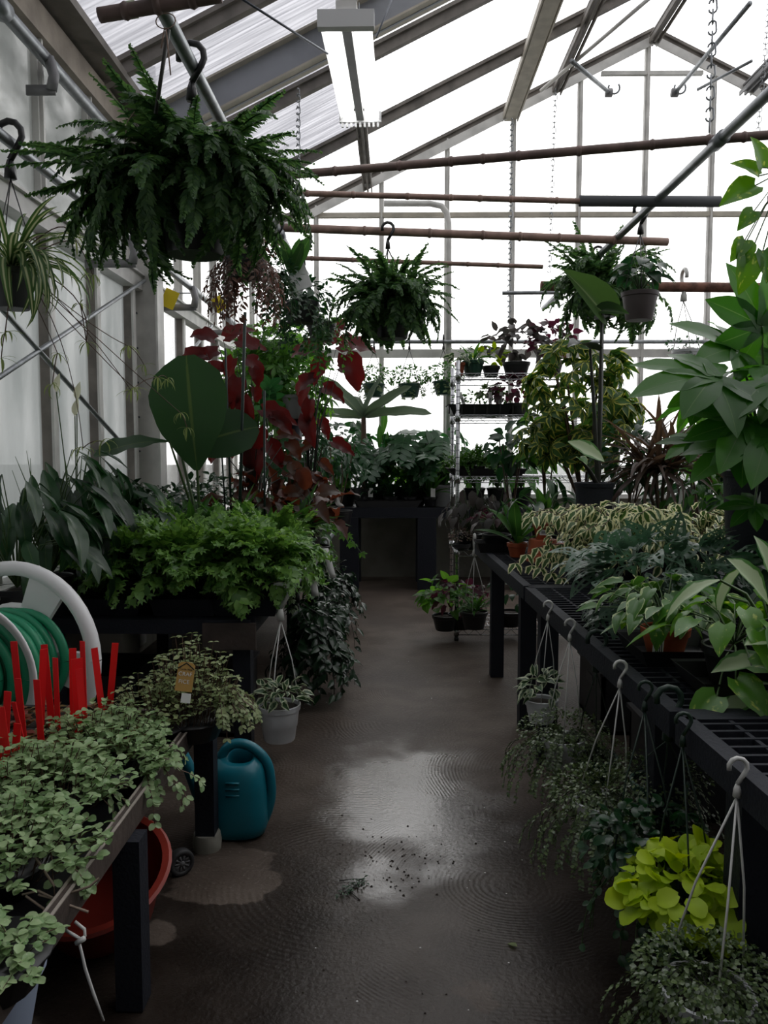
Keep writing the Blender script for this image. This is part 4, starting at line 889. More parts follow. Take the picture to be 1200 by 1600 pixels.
# ---------------------------------------------------------------- hanging plants
def hang_fern(label, c, keys, n, r, h, hooktop, sz, seed, hm='black_hanger', hook=.11, el=(-30, 85), minpx=9):
    p = Plant('boston_fern', label, 'fern', c, seed=seed, minpx=minpx, part='frond'); p.pot(r, h, 'black_plastic')
    p.hanger(hooktop, r, hm, hook, hookdir=(1, 0, 0)); p.rosette(keys, Vector(c) + Vector((0, 0, .01)), n, el, sz, r * .9, .8); return p
c = Vector((HPX + .0, 2.95, zat(292, 2.95)))
p = hang_fern('largest hanging fern, in a dark pot under the left overhead pipe', c, FB, 270, .135, .24, (HPX, 2.95, HPZ + .03), (.5, 1.15), 11, el=(-32, 66))
p.rosette(FB, c + Vector((-.10, 0, .0)), 26, (-5, 25), (.9, 1.25), .05, 1, (150, 205)); p.rosette(FB, c + Vector((.05, 0, .02)), 22, (5, 45), (.8, 1.1), .05, 1, (-60, 30))
p.stem([c + Vector((-.05, -.1, .2)), c + Vector((-.10, -.18, .26)), c + Vector((-.17, -.2, .15)), c + Vector((-.19, -.2, .0))], .0022, 'stem_pale'); p.done()
c = at(612, 478, 5.22); p = hang_fern('middle hanging fern with dark pot below the thick pale bamboo pole', c, FB2, 230, .135, .21, at(606, 357, 5.22), (.5, 1.05), 12, hook=.09); p.done()
c = at(935, 452, 5.9); c.x = 1.50; p = hang_fern('wide hanging fern behind the brown pothos pot on the right', c, FB2, 190, .14, .2, (1.47, 5.9, RPZ + .03), (.6, 1.2), 13, hook=.09); p.rosette(FB2, c + Vector((.15, .1, 0)), 40, (-20, 40), (.8, 1.25), .1); p.done()
# dried plant and the cluster behind the big fern
c = Vector((HPX + .01, 3.9, zat(395, 3.9))); p = Plant('hanging_basket', 'hanging plant of withered reddish brown stems below the big fern', 'hanging plant', c, seed=14); p.pot(.10, .12, 'soft_black'); p.hanger((HPX, 3.9, HPZ + .03), .10, 'black_hanger', .09, hookdir=(1, 0, 0))
p.trail(DRY, c, 60, .34, .16, 16, (.7, 1.3), 'stem_brown', .0016); p.dome(DRY, c + Vector((0, 0, .03)), .15, .15, .1, 260); p.trail(OVs, c, 6, .25, .12, 8); p.done()
c = Vector((HPX + .13, 4.75, zat(420, 4.75))); p = Plant('staghorn_fern', 'staghorn fern with upright forked green blades on a pale board', 'fern', c, seed=15); b = MB(); b.box((.02, .03, -.04), (.11, .02, .17), Matrix.Rotation(R(-20), 4, 'Y')); b.link('board', 'white_plastic', p.root, smooth=False)
p.hanger((HPX, 4.75, HPZ + .03), .03, 'black_hanger', .08, hookdir=(1, 0, 0), n=2)
for a, e, s in ((20, 60, 1.1), (-30, 75, .9), (60, 50, .8), (120, 60, .9), (-70, 40, .8), (170, 70, .7)): p.leaf(STAG, c + Vector((0, 0, -.02)), Vector((math.cos(R(a)) * math.cos(R(e)), -.3, math.sin(R(e)))), Vector((0, -1, .3)), s)
p.trail(OVsd, c + Vector((-.08, -.05, -.05)), 26, .26, .12, 12, (.8, 1.4)); p.dome(OVsd, c + Vector((-.1, -.02, -.06)), .16, .14, .12, 180, sz=(.8, 1.4)); p.done()
c = Vector((HPX + .14, 5.05, zat(472, 5.05))); p = Plant('hanging_basket', 'trailing green hanging plant with a white strap tag above the tall greenery', 'hanging plant', c, seed=16); p.pot(.11, .13, 'soft_black'); p.hanger((HPX, 5.05, HPZ + .03), .1, 'black_hanger', .09, hookdir=(1, 0, 0))
p.trail(OVsd, c, 34, .32, .2, 12, (.8, 1.4)); p.dome(OVsd, c + Vector((0, 0, .04)), .2, .18, .12, 200, sz=(.8, 1.4)); p.dome(OVd, c, .2, .18, .14, 40)
b = MB(); b.bar(Vector((-.02, -.16, .0)), Vector((.02, -.17, .1)), .003, .075, (1, 0, 0)); b.link('label_strip', 'tag_white', p.root, smooth=False, label='white strap tag'); p.done()
c = Vector((-.5, 5.6, zat(505, 5.6))); p = Plant('hanging_basket', 'leafy hanging plant lowest in the cluster behind the big fern', 'hanging plant', c, seed=17); p.pot(.1, .12, 'soft_black'); p.hanger((HPX + .1, 5.6, HPZ + .03), .1, 'black_hanger', .09, hookdir=(1, 0, 0)); p.trail(OVs, c, 30, .3, .18, 12, (.9, 1.5)); p.dome(OVs, c + Vector((0, 0, .05)), .2, .2, .12, 150, sz=(.9, 1.5)); p.done()
# pothos baskets on the right
c = Vector((1.475, 4.9, zat(458, 4.9))); p = Plant('hanging_pothos', 'heart leaved plant in a brown hanging pot on the right pipe', 'hanging plant', c, seed=18); p.pot(.105, .165, 'brown_pot'); p.hanger((RPX, 4.9, RPZ + .03), .1, 'black_hanger', .10, hookdir=(1, 0, 0))
p.petioles(POTg, c, 30, .13, .20, (.75, 1.05), rs=.003, droop=.25); p.done()
c = Vector((1.455, 2.93, zat(304, 2.93))); p = Plant('hanging_pothos', 'bright pothos in a black hanging pot at the upper right edge', 'hanging plant', c, seed=19); p.pot(.115, .155, 'black_plastic'); p.hanger((RPX, 2.93, RPZ + .03), .11, 'black_hanger', .10, hookdir=(1, 0, 0))
p.petioles(POT, c, 7, .13, .08, (.7, .9), rs=.003, az=(-90, 90))
for px, py, dx, dz, s in ((1180, 290, -.9, -.35, 1.25), (1185, 275, -.6, .35, 1.0), (1178, 330, -.6, -.6, .8), (1192, 262, -.2, .6, 1.), (1166, 378, -.25, -1, .9), (1172, 398, -.25, -1, 1.25), (1164, 375, -.6, -.8, .8), (1192, 392, .2, -1, 1.0)):
    q = at(px, py, 2.86); p.leaf(POT, q, (dx, -.3, dz), (.1, -.8, .5), s); p.stem([c + Vector((-.1, 0, .01)), (c + q) / 2 + Vector((-.05, -.03, .03)), q], .0025)
p.done()
c = Vector((2.55, 7.05, zat(548, 7.05))); p = Plant('hanging_basket', 'white hanging pot with spotted trailing plant beside the broad lobed leaves', 'hanging plant', c, seed=20); p.pot(.13, .16, 'white_pot'); p.hanger((2.50, 7.05, 3.0), .13, 'wire_white', .15, hookdir=(0, 1, 0)); p.trail(DRY, c, 14, .2, .14, 9, (.8, 1.2), 'stem_brown'); p.trail(OVsd, c, 12, .2, .16, 9); p.dome(OVsd, c + Vector((-.02, 0, .04)), .17, .17, .08, 80); p.done()
# spider plant with runners
c = Vector((-1.63, 3.46, zat(420, 3.46))); p = Plant('spider_plant', 'striped spider plant in a black hanging pot by the side wall', 'spider plant', c, seed=21); p.pot(.088, .165, 'soft_black', taper=.8); p.hanger((-1.62, 3.46, 2.83), .09, 'black_hanger', .13, hookdir=(1, 0, 0)); p.rosette(SP, c, 50, (5, 80), (.6, 1.15), .04); p.rosette(SP, c, 16, (15, 60), (.9, 1.3), .04, 1, (-75, 40))
def plantlet(q, s=1):
    for k in range(7): p.leaf(SPs, q, (math.cos(k * .9 + s), math.sin(k * .9 + s), p.r.uniform(-.5, .7)), UP, p.r.uniform(.7, 1.2) * s)
for via, ends in (((70, 340), ((60, 395, 3.5), (118, 376, 3.6))), ((150, 450), ((135, 535, 3.6), (125, 475, 3.55))), ((60, 480), ((90, 552, 3.7), (82, 600, 3.7))), ((150, 520), ((200, 540, 4.2), (225, 570, 4.3))), ((175, 580), ((210, 606, 4.2), (247, 590, 4.4), (262, 592, 4.5))), ((240, 610), ((282, 645, 4.6), (292, 668, 4.6))), ((100, 460), ((205, 610, 4.0),)), ((20, 420), ((8, 520, 3.3), (2, 560, 3.3))), ((95, 330), ((112, 365, 3.4), (145, 430, 3.5))), ((110, 500), ((130, 700, 3.9), (160, 690, 3.9)))):
    prev = c + Vector((.02, -.02, .03)); first = True
    for e in ends:
        q = at(*e); v_ = at(via[0], via[1], (prev.y + q.y) / 2) if first else (prev + q) / 2 + Vector((0, 0, .03))
        pts = [prev * ((1 - t) ** 2) + v_ * (2 * t * (1 - t)) + q * t * t for t in [i / 8 for i in range(9)]]; p.stem(pts, .0025, 'stem_brown', 4); plantlet(q, p.r.uniform(.8, 1.1)); prev = q; first = False
p.done()
# little pots on the far rail
for px, py, Y, lb_, sd in ((584, 600, 9.1, 'small green pot plant hanging above the centre of the banana', 1), (640, 600, 9.1, 'small green pot plant hanging right of the banana leaves', 2), (694, 596, 9.1, 'small pot plant hanging at the left side of the rack', 3)):
    c = at(px, py, Y); p = Plant('hanging_pot_plant', lb_, 'hanging plant', c, seed=sd); p.pot(.125, .15, 'green_pot'); p.hanger((c.x, 9.26, at(600, 534, 9.3).z + .03), .12, 'black_hanger', .09, n=2, hookdir=(0, 1, 0)); p.dome(OVs, c + Vector((0, -.02, .06)), .22, .16, .15, 330, lo=-.4, sz=(.8, 1.4)); p.trail(IVY, c, 16, .18, .18, 7, (.6, .9)); p.done()

# ---------------------------------------------------------------- left bench
def tray(label, c, sx, sy, n=(3, 2), group=None, mat='black_plastic', h=.055):
    t = thing('plant_tray', label, 'tray', c, group); b = MB(); v = []
    for z, k in ((0, .86), (h, 1), (h + .006, 1.03), (h, .97), (.006, .84)): v += [(sx / 2 * k * a, sy / 2 * k * e, z) for a, e in ((-1, -1), (1, -1), (1, 1), (-1, 1))]
    f = [(3, 2, 1, 0)] + [(i * 4 + k, i * 4 + (k + 1) % 4, i * 4 + 4 + (k + 1) % 4, i * 4 + 4 + k) for i in range(4) for k in range(4)] + [(16, 17, 18, 19)]; b.add(v, f); b.link('tray', mat, t, smooth=False); return t
i = 0
CR = ['crested bright fern in a dark pot, leftmost in the front row of the left bench', 'crested bright fern second in the front row of the left bench', 'crested bright fern above the middle of the dark trays', 'palest crested fern at the front corner of the left bench', 'crested fern behind the palest one along the bench rail', 'crested fern behind the middle of the front row', 'dull crested fern half hidden at the left behind the hose reel', 'dark crested fern below the peace lily leaves', 'small dark crested fern between lily and bright ferns']
for px, py, Y, k, n, sz in ((205, 915, 4.12, CF, 46, (.7, 1.05)), (285, 905, 4.08, CF, 50, (.7, 1.1)), (335, 920, 4.05, CF, 54, (.7, 1.1)), (408, 905, 4.05, CF, 70, (.7, 1.15)), (420, 850, 4.55, CF, 60, (.7, 1.1)), (300, 850, 4.6, CF, 56, (.7, 1.1)), (95, 880, 4.3, CF, 44, (.6, 1.0)), (150, 850, 4.7, CFd, 60, (.8, 1.2)), (225, 830, 4.95, CFd, 56, (.8, 1.2))):
    c = at(px, py, Y); c.z = ZL + .155; p = Plant('crested_fern', CR[i], 'fern', c, seed=30 + i, part='frond'); p.pot(.085, .15, 'black_plastic', rim=.010, z=0); p.rosette(k, c + Vector((0, 0, .03)), int(n * 1.3), (5, 88), (sz[0] * 1.2, sz[1] * 1.3), .06, .8)
    if i == 3:
        b = MB(); q = at(428, 905, 4.0) - c; b.bar(q - Vector((0, 0, .05)), q + Vector((0, 0, .05)), .002, .03, (1, 0, 0)); b.link('label_strip', 'tag_white', p.root, smooth=False, label='green and white picture tag'); b = MB(); b.box(q + Vector((0, -.002, .01)), (.024, .002, .05)); b.link('print', 'leaf_lime', p.root, smooth=False)
    p.done(); i += 1
for k, (px, lb_) in enumerate(((185, 'dark tray under the left of the bright ferns'), (300, 'dark tray under the middle of the bright ferns'), (392, 'dark blue tray at the front corner of the left bench'))):
    c = at(px, 965, 4.08); c.z = ZL; tray(lb_, c, .34, .36, h=.085, mat='bench_black')
# strap leaved ferns
for k, (px, Y, lb_) in enumerate(((300, 5.15, 'strap leaved bird nest fern behind the bright crested ferns'), (360, 5.1, 'strap leaved fern right of the tall green stake foot'), (420, 5.5, 'strap leaved fern in front of the red leaved plant'), (465, 5.9, 'strap leaved fern near the far end of the bench rail'), (255, 5.0, 'strap leaved fern under the big round leaf'))):
    c = Vector((at(px, 800, Y).x, Y, ZL + .15)); p = Plant('strap_fern', lb_, 'fern', c, seed=50 + k); p.pot(.085, .15, 'black_plastic'); p.rosette(STR, c + UP * .06, 60, (30, 88), (.9, 1.5), .06); p.done()
# ivies and small leaved plants along the rail
for k, (px, Y, lb_, ky, n) in enumerate(((462, 4.9, 'pale edged ivy spilling over the bench rail nearest the front corner', IVY, 220), (488, 5.5, 'pale edged ivy over the rail, second along', IVY, 200), (505, 6.2, 'pale edged ivy over the rail, third along', IVY, 180), (520, 7.0, 'ivy at the far end of the left bench with one long trailing shoot', IVYl, 180), (440, 5.0, 'small leaved green plant behind the nearest ivy', OVs, 260), (478, 6.6, 'green leafy plant below the drooping red leaves', OVm, 120))):
    x = -.78 if k < 4 else at(px, 800, Y).x; c = Vector((x, Y, ZL + .12)); p = Plant('ivy_plant' if k < 4 else 'foliage_plant', lb_, 'plant', c, seed=60 + k); p.pot(.08, .12, 'soft_black'); p.dome(ky, c + Vector((0, 0, .06)), .22, .25, .20, n, sz=(.8, 1.25)); p.trail(ky, c, 10, .28, .22, 10, (.7, 1.1), az=(-80, 80))
    if k == 3:
        for e in ((565, 865), (545, 850)):
            q = at(*e, 6.6); s0 = c + Vector((.15, 0, .05)); pts = [s0.lerp(q, t) + UP * .08 * math.sin(t * 3.1) for t in [j / 6 for j in range(7)]]; p.stem(pts, .003, 'stem_green')
            for j in range(2, 7): p.leaf(IVYl, pts[j], (p.r.uniform(-1, 1), -.5, -.4), (0, -1, .4), 1.1)
    p.done()
# peace lilies
for k, (px, Y, h, lb_) in enumerate(((20, 3.95, .62, 'peace lily with dark leaves at the left edge above the hose reel'), (95, 4.3, .66, 'peace lily with two white flowers by the side wall'), (165, 4.75, .55, 'dark peace lily beside the big round leaf'), (215, 4.4, .34, 'lower dark leaved lily behind the bright ferns'), (-10, 3.6, .5, 'drooping dark lily leaves low at the left edge'))):
    c = Vector((max(-1.72, at(px, 800, Y).x), Y, ZL + .2)); p = Plant('peace_lily', lb_, 'peace lily', c, seed=70 + k); p.pot(.11, .2, 'black_plastic'); p.petioles(LIL, c, 46, .30, h, (.7, 1.25), 'stem_green', .004, .6)
    if k == 1:
        for e in ((88, 612), (120, 625), (117, 650)): q = at(*e, 4.2); p.stem([c, (c + q) / 2, q], .003); p.leaf(SPA, q, (.2, -.2, 1), (0, -1, .3), .9)
    if k == 0: q = at(8, 735, 3.8); p.stem([c, q], .003); p.leaf(SPA, q, (1, 0, .45), (0, -.6, 1), .9)
    p.done()
# elephant ear with explicit leaves
c = Vector((at(312, 760, 5.25).x, 5.25, ZL + .2)); p = Plant('elephant_ear', 'elephant ear plant with one huge round dark leaf before the wall column', 'plant', c, seed=80); p.pot(.13, .2, 'black_plastic')
for px, py, d, n_, s, Y in ((308, 735, (-.08, -.10, 1), (0, -1, .1), 1.12, 5.15), (282, 705, (-.92, -.1, .42), (-.25, -.8, .5), .82, 5.3), (280, 700, (.15, .3, .95), (0, -.8, .4), 1.0, 5.5), (265, 690, (-.7, -.4, .05), (0, -.3, 1), .7, 5.0)):
    q = at(px, py, Y); p.stem([c, (c * .6 + q * .4) + UP * .05, q], [.014, .011, .008]); p.leaf(EAR[:1] if s > .9 else EAR, q, d, n_, s)
p.done()
# red angel wing begonias: leaves set one by one
def redplant(label, base, Y, lst, seed, h=.2, extra=0, name='red_begonia'):
    c = Vector((at(*base, Y).x, Y, ZL + h)); p = Plant(name, label, 'begonia', c, seed=seed); p.pot(.12, h, 'black_plastic'); r = p.r
    stems = {}
    for px, py, ang, s, kk in lst:
        y = Y + r.uniform(-.25, .25); q = at(px, py, y); a = R(ang); d = Vector((math.cos(a), r.uniform(-.5, .1), math.sin(a))); p.leaf(BEG if kk else BEGb, q, d, (r.uniform(-.3, .3), -.9, .6), s)
        m = at(base[0] + (px - base[0]) * .35, min(base[1] - 20, (py + base[1]) / 2), Y); p.stem([c, m, q - d * .02], [.005, .004, .002], 'stem_dark')
    if extra: p.dome(BEGb, c + Vector((0, 0, .22)), .24, .22, .2, extra)
    return p
p = redplant('tall red leaved begonia beside the tall green stake', (395, 780), 5.75, ((318, 553, 190, 1.0, 1), (335, 530, 150, .8, 1), (352, 527, 30, .9, 1), (340, 548, 200, .8, 1), (372, 532, -10, .8, 1), (385, 560, -30, .8, 1), (395, 575, -60, .6, 1), (350, 575, 190, .9, 1), (365, 560, 240, .8, 1), (372, 590, 260, .9, 1), (380, 620, 280, .9, 1), (398, 605, -70, .55, 1), (345, 590, 210, .6, 1), (410, 640, -15, 1.0, 1), (425, 650, -30, .8, 1), (360, 625, 230, .6, 1), (385, 655, 200, .8, 1), (405, 668, -90, .8, 1), (372, 680, 240, .8, 1), (340, 700, 230, .6, 1), (420, 690, -60, .9, 1), (400, 700, -100, 1.1, 1), (435, 680, 10, .9, 0), (450, 690, -40, .9, 0), (430, 720, 0, .9, 0), (455, 725, -50, .9, 0), (470, 735, -70, .9, 0), (440, 750, -120, .8, 0), (330, 690, 250, .6, 1)), 81, extra=26)
for k in range(14):
    q = at(445 + p.r.uniform(-22, 22), 672 + p.r.uniform(-9, 9), 5.6); p.leaf('petal', q, (p.r.uniform(-1, 1), -.5, p.r.uniform(-1, 1)), (0, -1, 0), 1) if 'petal' in LEAF else None
p.done()
p = redplant('second red leaved begonia with the curled leaf against the bright glass', (480, 770), 6.4, ((500, 545, 170, 1.1, 1), (515, 535, 60, 1.1, 1), (530, 540, 10, 1.2, 1), (540, 555, -60, 1.3, 1), (510, 560, 230, 1.0, 1), (530, 575, 0, .8, 1), (490, 590, 200, .9, 1), (505, 605, -20, .9, 1), (480, 605, 240, .8, 1), (485, 625, 260, .8, 1), (478, 650, 285, 1.0, 1), (500, 655, -60, .7, 1), (520, 690, -25, .8, 1), (490, 690, 210, .8, 0), (470, 700, -160, .8, 0), (500, 720, -40, .8, 0), (480, 745, -90, .9, 0), (505, 750, -80, .8, 0)), 82, extra=18); p.done()
p = redplant('small brown red begonia low near the bench rail', (490, 800), 5.9, ((480, 760, 100, .9, 0), (500, 770, 20, .9, 0), (465, 770, 170, .9, 0), (485, 790, -60, .9, 0), (505, 795, -40, .7, 0)), 83, .12, 14); p.done()
# tall greens at the far left
for k, (px, py, Y, ky, n, rx_, rz_, lb_, mt) in enumerate(((425, 550, 7.2, IVYl, 520, .36, .30, 'yellow green tall plant against the glass behind the tall stake', 0), (405, 610, 7.0, PHI, 90, .34, .42, 'tall lobed green plant behind the red begonia', 0), (455, 600, 7.6, SCHg, 150, .40, .46, 'tall umbrella leaved plant between the two red begonias', 0), (470, 690, 7.4, OVd, 240, .38, .34, 'dark bushy plant behind the low red leaves', 0), (530, 710, 8.1, OVd, 220, .30, .30, 'dark leafy plant at the end of the left bench', 0), (430, 720, 6.6, OVd, 130, .3, .22, 'dark bushy plant behind the stakes', 0))):
    q = at(px, py, Y); c = Vector((q.x, Y, ZL + .22)); p = Plant('foliage_plant', lb_, 'plant', c, seed=90 + k); p.pot(.13, .22, 'black_plastic'); p.dome(ky, q, rx_, rx_, rz_, n, lo=-.9, fill=.3, sz=(.8, 1.3))
    for j in range(5): e = q + Vector((p.r.uniform(-1, 1) * rx_ * .6, p.r.uniform(-1, 1) * rx_ * .6, p.r.uniform(-.3, .6) * rz_)); p.stem([c, (c + e) / 2 + Vector((p.r.uniform(-.05, .05), 0, 0)), e], .006, 'stem_brown')
    p.done()
c = at(462, 618, 6.9); p = Plant('potted_foliage', 'leafy plant in a grey pot raised behind the red leaves', 'plant', c, seed=97); p.pot(.12, .2, 'grey_pot'); p.dome(OVm, c + Vector((0, 0, .12)), .2, .2, .16, 90); p.done()
rod('pot_stand', 'dark post holding up the raised grey pot on the left bench', 'stand', [Vector((c.x, c.y, ZL)), c - UP * .2], .05, 'bench_black')
c = Vector((at(420, 760, 6.2).x, 6.2, ZL + .2)); p = Plant('monstera', 'pale split leaved monstera between the red begonias', 'monstera', c, seed=98); p.pot(.12, .2, 'black_plastic')
for px, py, a, s in ((418, 640, 80, .75), (440, 720, 200, .6), (395, 700, 150, .6), (440, 690, -20, .5)): q = at(px, py, 6.2); p.stem([c, (c + q) / 2, q], .006); p.leaf(MON, q, (math.cos(R(a)), -.3, math.sin(R(a))), (0, -1, .5), s)
p.done()
# dark fillers deep on the bench
for k, (px, Y, n, h, lb_) in enumerate(((60, 4.9, 150, .42, 'dark bushy plant by the side wall behind the peace lilies'), (180, 5.4, 150, .34, 'dark bushy plant in front of the wall column'), (250, 5.9, 150, .34, 'dark bushy plant right of the wall column'), (310, 6.3, 150, .40, 'dark bushy plant under the left yellow card'), (350, 7.3, 150, .42, 'dark bushy plant in the far left corner'))):
    c = Vector((max(-1.62, at(px, 760, Y).x), Y, ZL + .18)); p = Plant('foliage_plant', lb_, 'plant', c, seed=100 + k); p.pot(.12, .18, 'black_plastic'); p.dome(GLO, c + Vector((0, 0, h * .5)), .34, .34, h * .6, n, lo=-.4, fill=.3, sz=(.8, 1.3)); p.done()

# ---------------------------------------------------------------- far bench
for k, (px, py, n, lb_) in enumerate(((595, 700, 9, 'monstera on the far bench right of the banana stem'), (650, 680, 12, 'monstera in the middle of the far bench'), (692, 690, 10, 'monstera on the far bench beside the rack'), (540, 690, 8, 'broad leaved monstera left of the banana stem'))):
    c = Vector((at(px, 700, 9.05).x, 9.0, ZB + .2)); p = Plant('monstera', lb_, 'monstera', c, seed=110 + k); p.pot(.12, .2, 'black_plastic'); p.petioles(MON, c, n + 6, .36, zat(py - 25, 9) - c.z, (.7, 1.05), rs=.008, droop=.8); p.done()
for k, (px, n, lb_) in enumerate(((575, 26, 'grassy leaved plant at the left of the far black tray'), (610, 26, 'grassy leaved plant in the middle of the far black tray'), (640, 26, 'grassy leaved plant right of centre in the far black tray'), (672, 22, 'broad bladed plant at the right of the far black tray'))):
    c = Vector((at(px, 760, 8.78).x, 8.8, ZB + .11)); p = Plant('grassy_plant', lb_, 'plant', c, seed=115 + k); p.pot(.075, .1, 'black_plastic'); p.rosette(STRd if k < 3 else STR, c, n, (35, 88), (.9, 1.5), .03)
    if k in (0, 3): b = MB(); b.bar((.03, -.07, .0), (.03, -.07, .10), .003, .05, (1, 0, 0)); b.link('label_strip', 'tag_white', p.root, smooth=False)
    p.done()
c = at(607, 790, 8.75); c.z = ZB; tray('black tray of grassy plants on the far bench', c, .72, .24, h=.07, mat='soft_black')
c = Vector((at(690, 770, 8.85).x, 8.9, ZB + .24)); p = Plant('potted_foliage', 'dark grey pot with leafy plant on the far bench beside the rack', 'plant', c, seed=119); p.pot(.15, .24, 'grey_pot'); p.petioles(HRT, c, 14, .2, .3, (.8, 1.3)); p.done()
# banana
c = Vector((at(569, 700, 8.75).x, 8.85, ZB + .2)); p = Plant('banana_plant', 'banana plant with spreading grey green leaves in front of the far glass', 'banana plant', c, seed=120); p.pot(.13, .2, 'black_plastic'); q = at(568, 652, 8.85); p.stem([c, (c + q) / 2, q], [.035, .032, .026], 'stem_brown', 8)
for d, n_, s in (((-.65, -.2, .75), (.3, -.7, .6), 1.0), ((-1, -.3, .12), (0, -.8, .6), .9), ((.75, -.1, .55), (-.3, -.7, .6), .95), ((1, -.3, .18), (0, -.6, .8), 1.15), ((.3, -.1, 1), (-.8, -.5, .2), .75), ((-.2, .5, .5), (0, -.5, 1), .7)): p.leaf(BAN, q, d, n_, s)
p.done()
c = Vector((at(600, 690, 9.2).x, 9.15, ZB + .15)); p = Plant('calathea', 'pale yellow green upright leaves behind the banana stem', 'plant', c, seed=121); p.pot(.1, .15, 'black_plastic')
for px, py, s in ((598, 640, 1.2), (592, 660, 1.0), (604, 668, .9)): q = at(px, py + 40, 9.1); p.stem([c, q], .006); p.leaf(STRl, q, (.1, -.1, 1), (.2, -1, .2), s)
p.done()
# ---------------------------------------------------------------- plants on the rack
def shelfplant(name, label, px, Y, z, ky, n, r, h, mat, habit, seed, cat='plant', **kw):
    c = Vector((at(px, 700, Y).x, Y, z + h)); p = Plant(name, label, cat, c, seed=seed); p.pot(r, h, mat)
    if habit == 'dome': p.dome(ky, c + Vector((0, 0, kw.get('dz', .05))), kw.get('rx', .15), kw.get('rx', .15), kw.get('rz', .12), n, sz=kw.get('sz', (.8, 1.2)))
    elif habit == 'ros': p.rosette(ky, c, n, kw.get('el', (10, 85)), kw.get('sz', (.7, 1.1)), .03)
    elif habit == 'pet': p.petioles(ky, c, n, kw.get('rx', .2), kw.get('ph', .25), kw.get('sz', (.8, 1.1)), kw.get('stem', 'stem_green'), .004, kw.get('droop', .6))
    return p
shelfplant('potted_foliage', 'green pot with arching leaves on the top rack shelf', 738, 6.5, SH[4], STR, 26, .085, .12, 'green_pot', 'ros', 130, sz=(.5, .8)).done()
shelfplant('potted_foliage', 'small red pot with pale leaves at the rack top corner', 718, 6.42, SH[4], HOY, 24, .035, .10, 'terracotta', 'dome', 131, rx=.09, rz=.08).done()
shelfplant('potted_foliage', 'lime leaved plant on the top rack shelf next to the green pot', 766, 6.6, SH[4], LIME, 46, .07, .09, 'soft_black', 'dome', 132, rx=.14, rz=.1).done()
shelfplant('purple_foliage', 'grey purple leaved plant massed on the top rack shelf', 805, 6.6, SH[4], GRY, 90, .11, .12, 'soft_black', 'dome', 133, rx=.26, rz=.2, dz=.12).done()
shelfplant('purple_foliage', 'magenta coleus on the top rack shelf behind the yellow umbrella leaves', 858, 6.5, SH[4], COLd, 70, .1, .12, 'soft_black', 'dome', 134, rx=.2, rz=.2, dz=.12).done()
c = Vector((at(748, 640, 6.5).x, 6.5, SH[3] + .008)); t = tray('black cell tray of small seedlings on the second rack shelf', c, .50, .34, h=.075)
b = MB()
for k in range(6): b.box((-.25 + .5 * k / 5, -.17, .04), (.012, .014, .07))
b.link('cell_rib', 'black_plastic', t, smooth=False, kind='stuff')
for k in range(5):
    px = 718 + k * 17; shelfplant('seedling_pot', f'{["leftmost", "second", "third", "fourth", "fifth"][k]} seedling from the left in the rack cell tray', px, 6.45, SH[3] + .02, OVs, 26, .035, .065, 'soft_black', 'dome', 135 + k, rx=.05, rz=.07, dz=.04).done()
for k, (px, a, lb_) in enumerate(((722, -.35, 'tilted white tag at the left of the rack cell tray'), (766, .0, 'upright white tag in the middle of the rack cell tray'), (782, .1, 'white tag at the right of the rack cell tray'))):
    q = at(px, 632, 6.36); b = MB(); b.box((0, 0, 0), (.026, .002, .11), Matrix.Rotation(-.35 if k == 0 else a, 4, 'Y')); o = thing('white_tag', lb_, 'tag', (q.x, q.y, SH[3] + .13)); b.link('card', 'tag_white', o, smooth=False); MB().box((0, -.002, -.01), (.014, .002, .04), Matrix.Rotation(-.35 if k == 0 else a, 4, 'Y')).link('print', 'barcode_grey', o, smooth=False)
shelfplant('purple_foliage', 'dark red coleus on the second rack shelf', 806, 6.45, SH[3], COLd, 80, .1, .1, 'soft_black', 'dome', 141, rx=.2, rz=.14, dz=.08).done()
shelfplant('potted_foliage', 'small pale plant at the back of the second rack shelf', 765, 6.75, SH[3], IVY, 60, .06, .1, 'soft_black', 'dome', 142, rx=.12, rz=.1, dz=.08).done()
c = Vector((at(760, 740, 6.45).x, 6.5, SH[2] + .008)); tray('low dark tray of feathery greens on the third rack shelf', c, .62, .36, h=.05, mat='soft_black')
for k, (px, Y) in enumerate(((722, 6.42), (748, 6.45), (774, 6.42), (735, 6.62), (790, 6.55))):
    p = shelfplant('fern_seedling', ['feathery green fern at the left of the third rack shelf', 'feathery green fern second from left on the third rack shelf', 'feathery green fern third from left on the third rack shelf', 'feathery green fern at the back of the third rack shelf', 'feathery green fern at the right of the third rack shelf'][k], px, Y, SH[2] + .02, FM, 44, .05, .06, 'black_plastic', 'ros', 145 + k, el=(15, 85), sz=(.8, 1.3)); p.done()
shelfplant('dark_foliage', 'dark drooping leaved plant on the fourth rack shelf', 735, 6.4, SH[1], GRY, 40, .1, .12, 'black_plastic', 'pet', 150, rx=.22, ph=.34, sz=(.9, 1.4), droop=1.).done()
shelfplant('dark_foliage', 'second dark leaved plant on the fourth rack shelf by the bench', 775, 6.4, SH[1], GRY, 40, .1, .12, 'black_plastic', 'pet', 151, rx=.22, ph=.34, sz=(.9, 1.3), droop=1.).done()
shelfplant('sedum', 'pink sedum clump on the fourth rack shelf near the post', 722, 6.3, SH[1], SED, 240, .07, .05, 'soft_black', 'dome', 152, rx=.1, rz=.08).done()
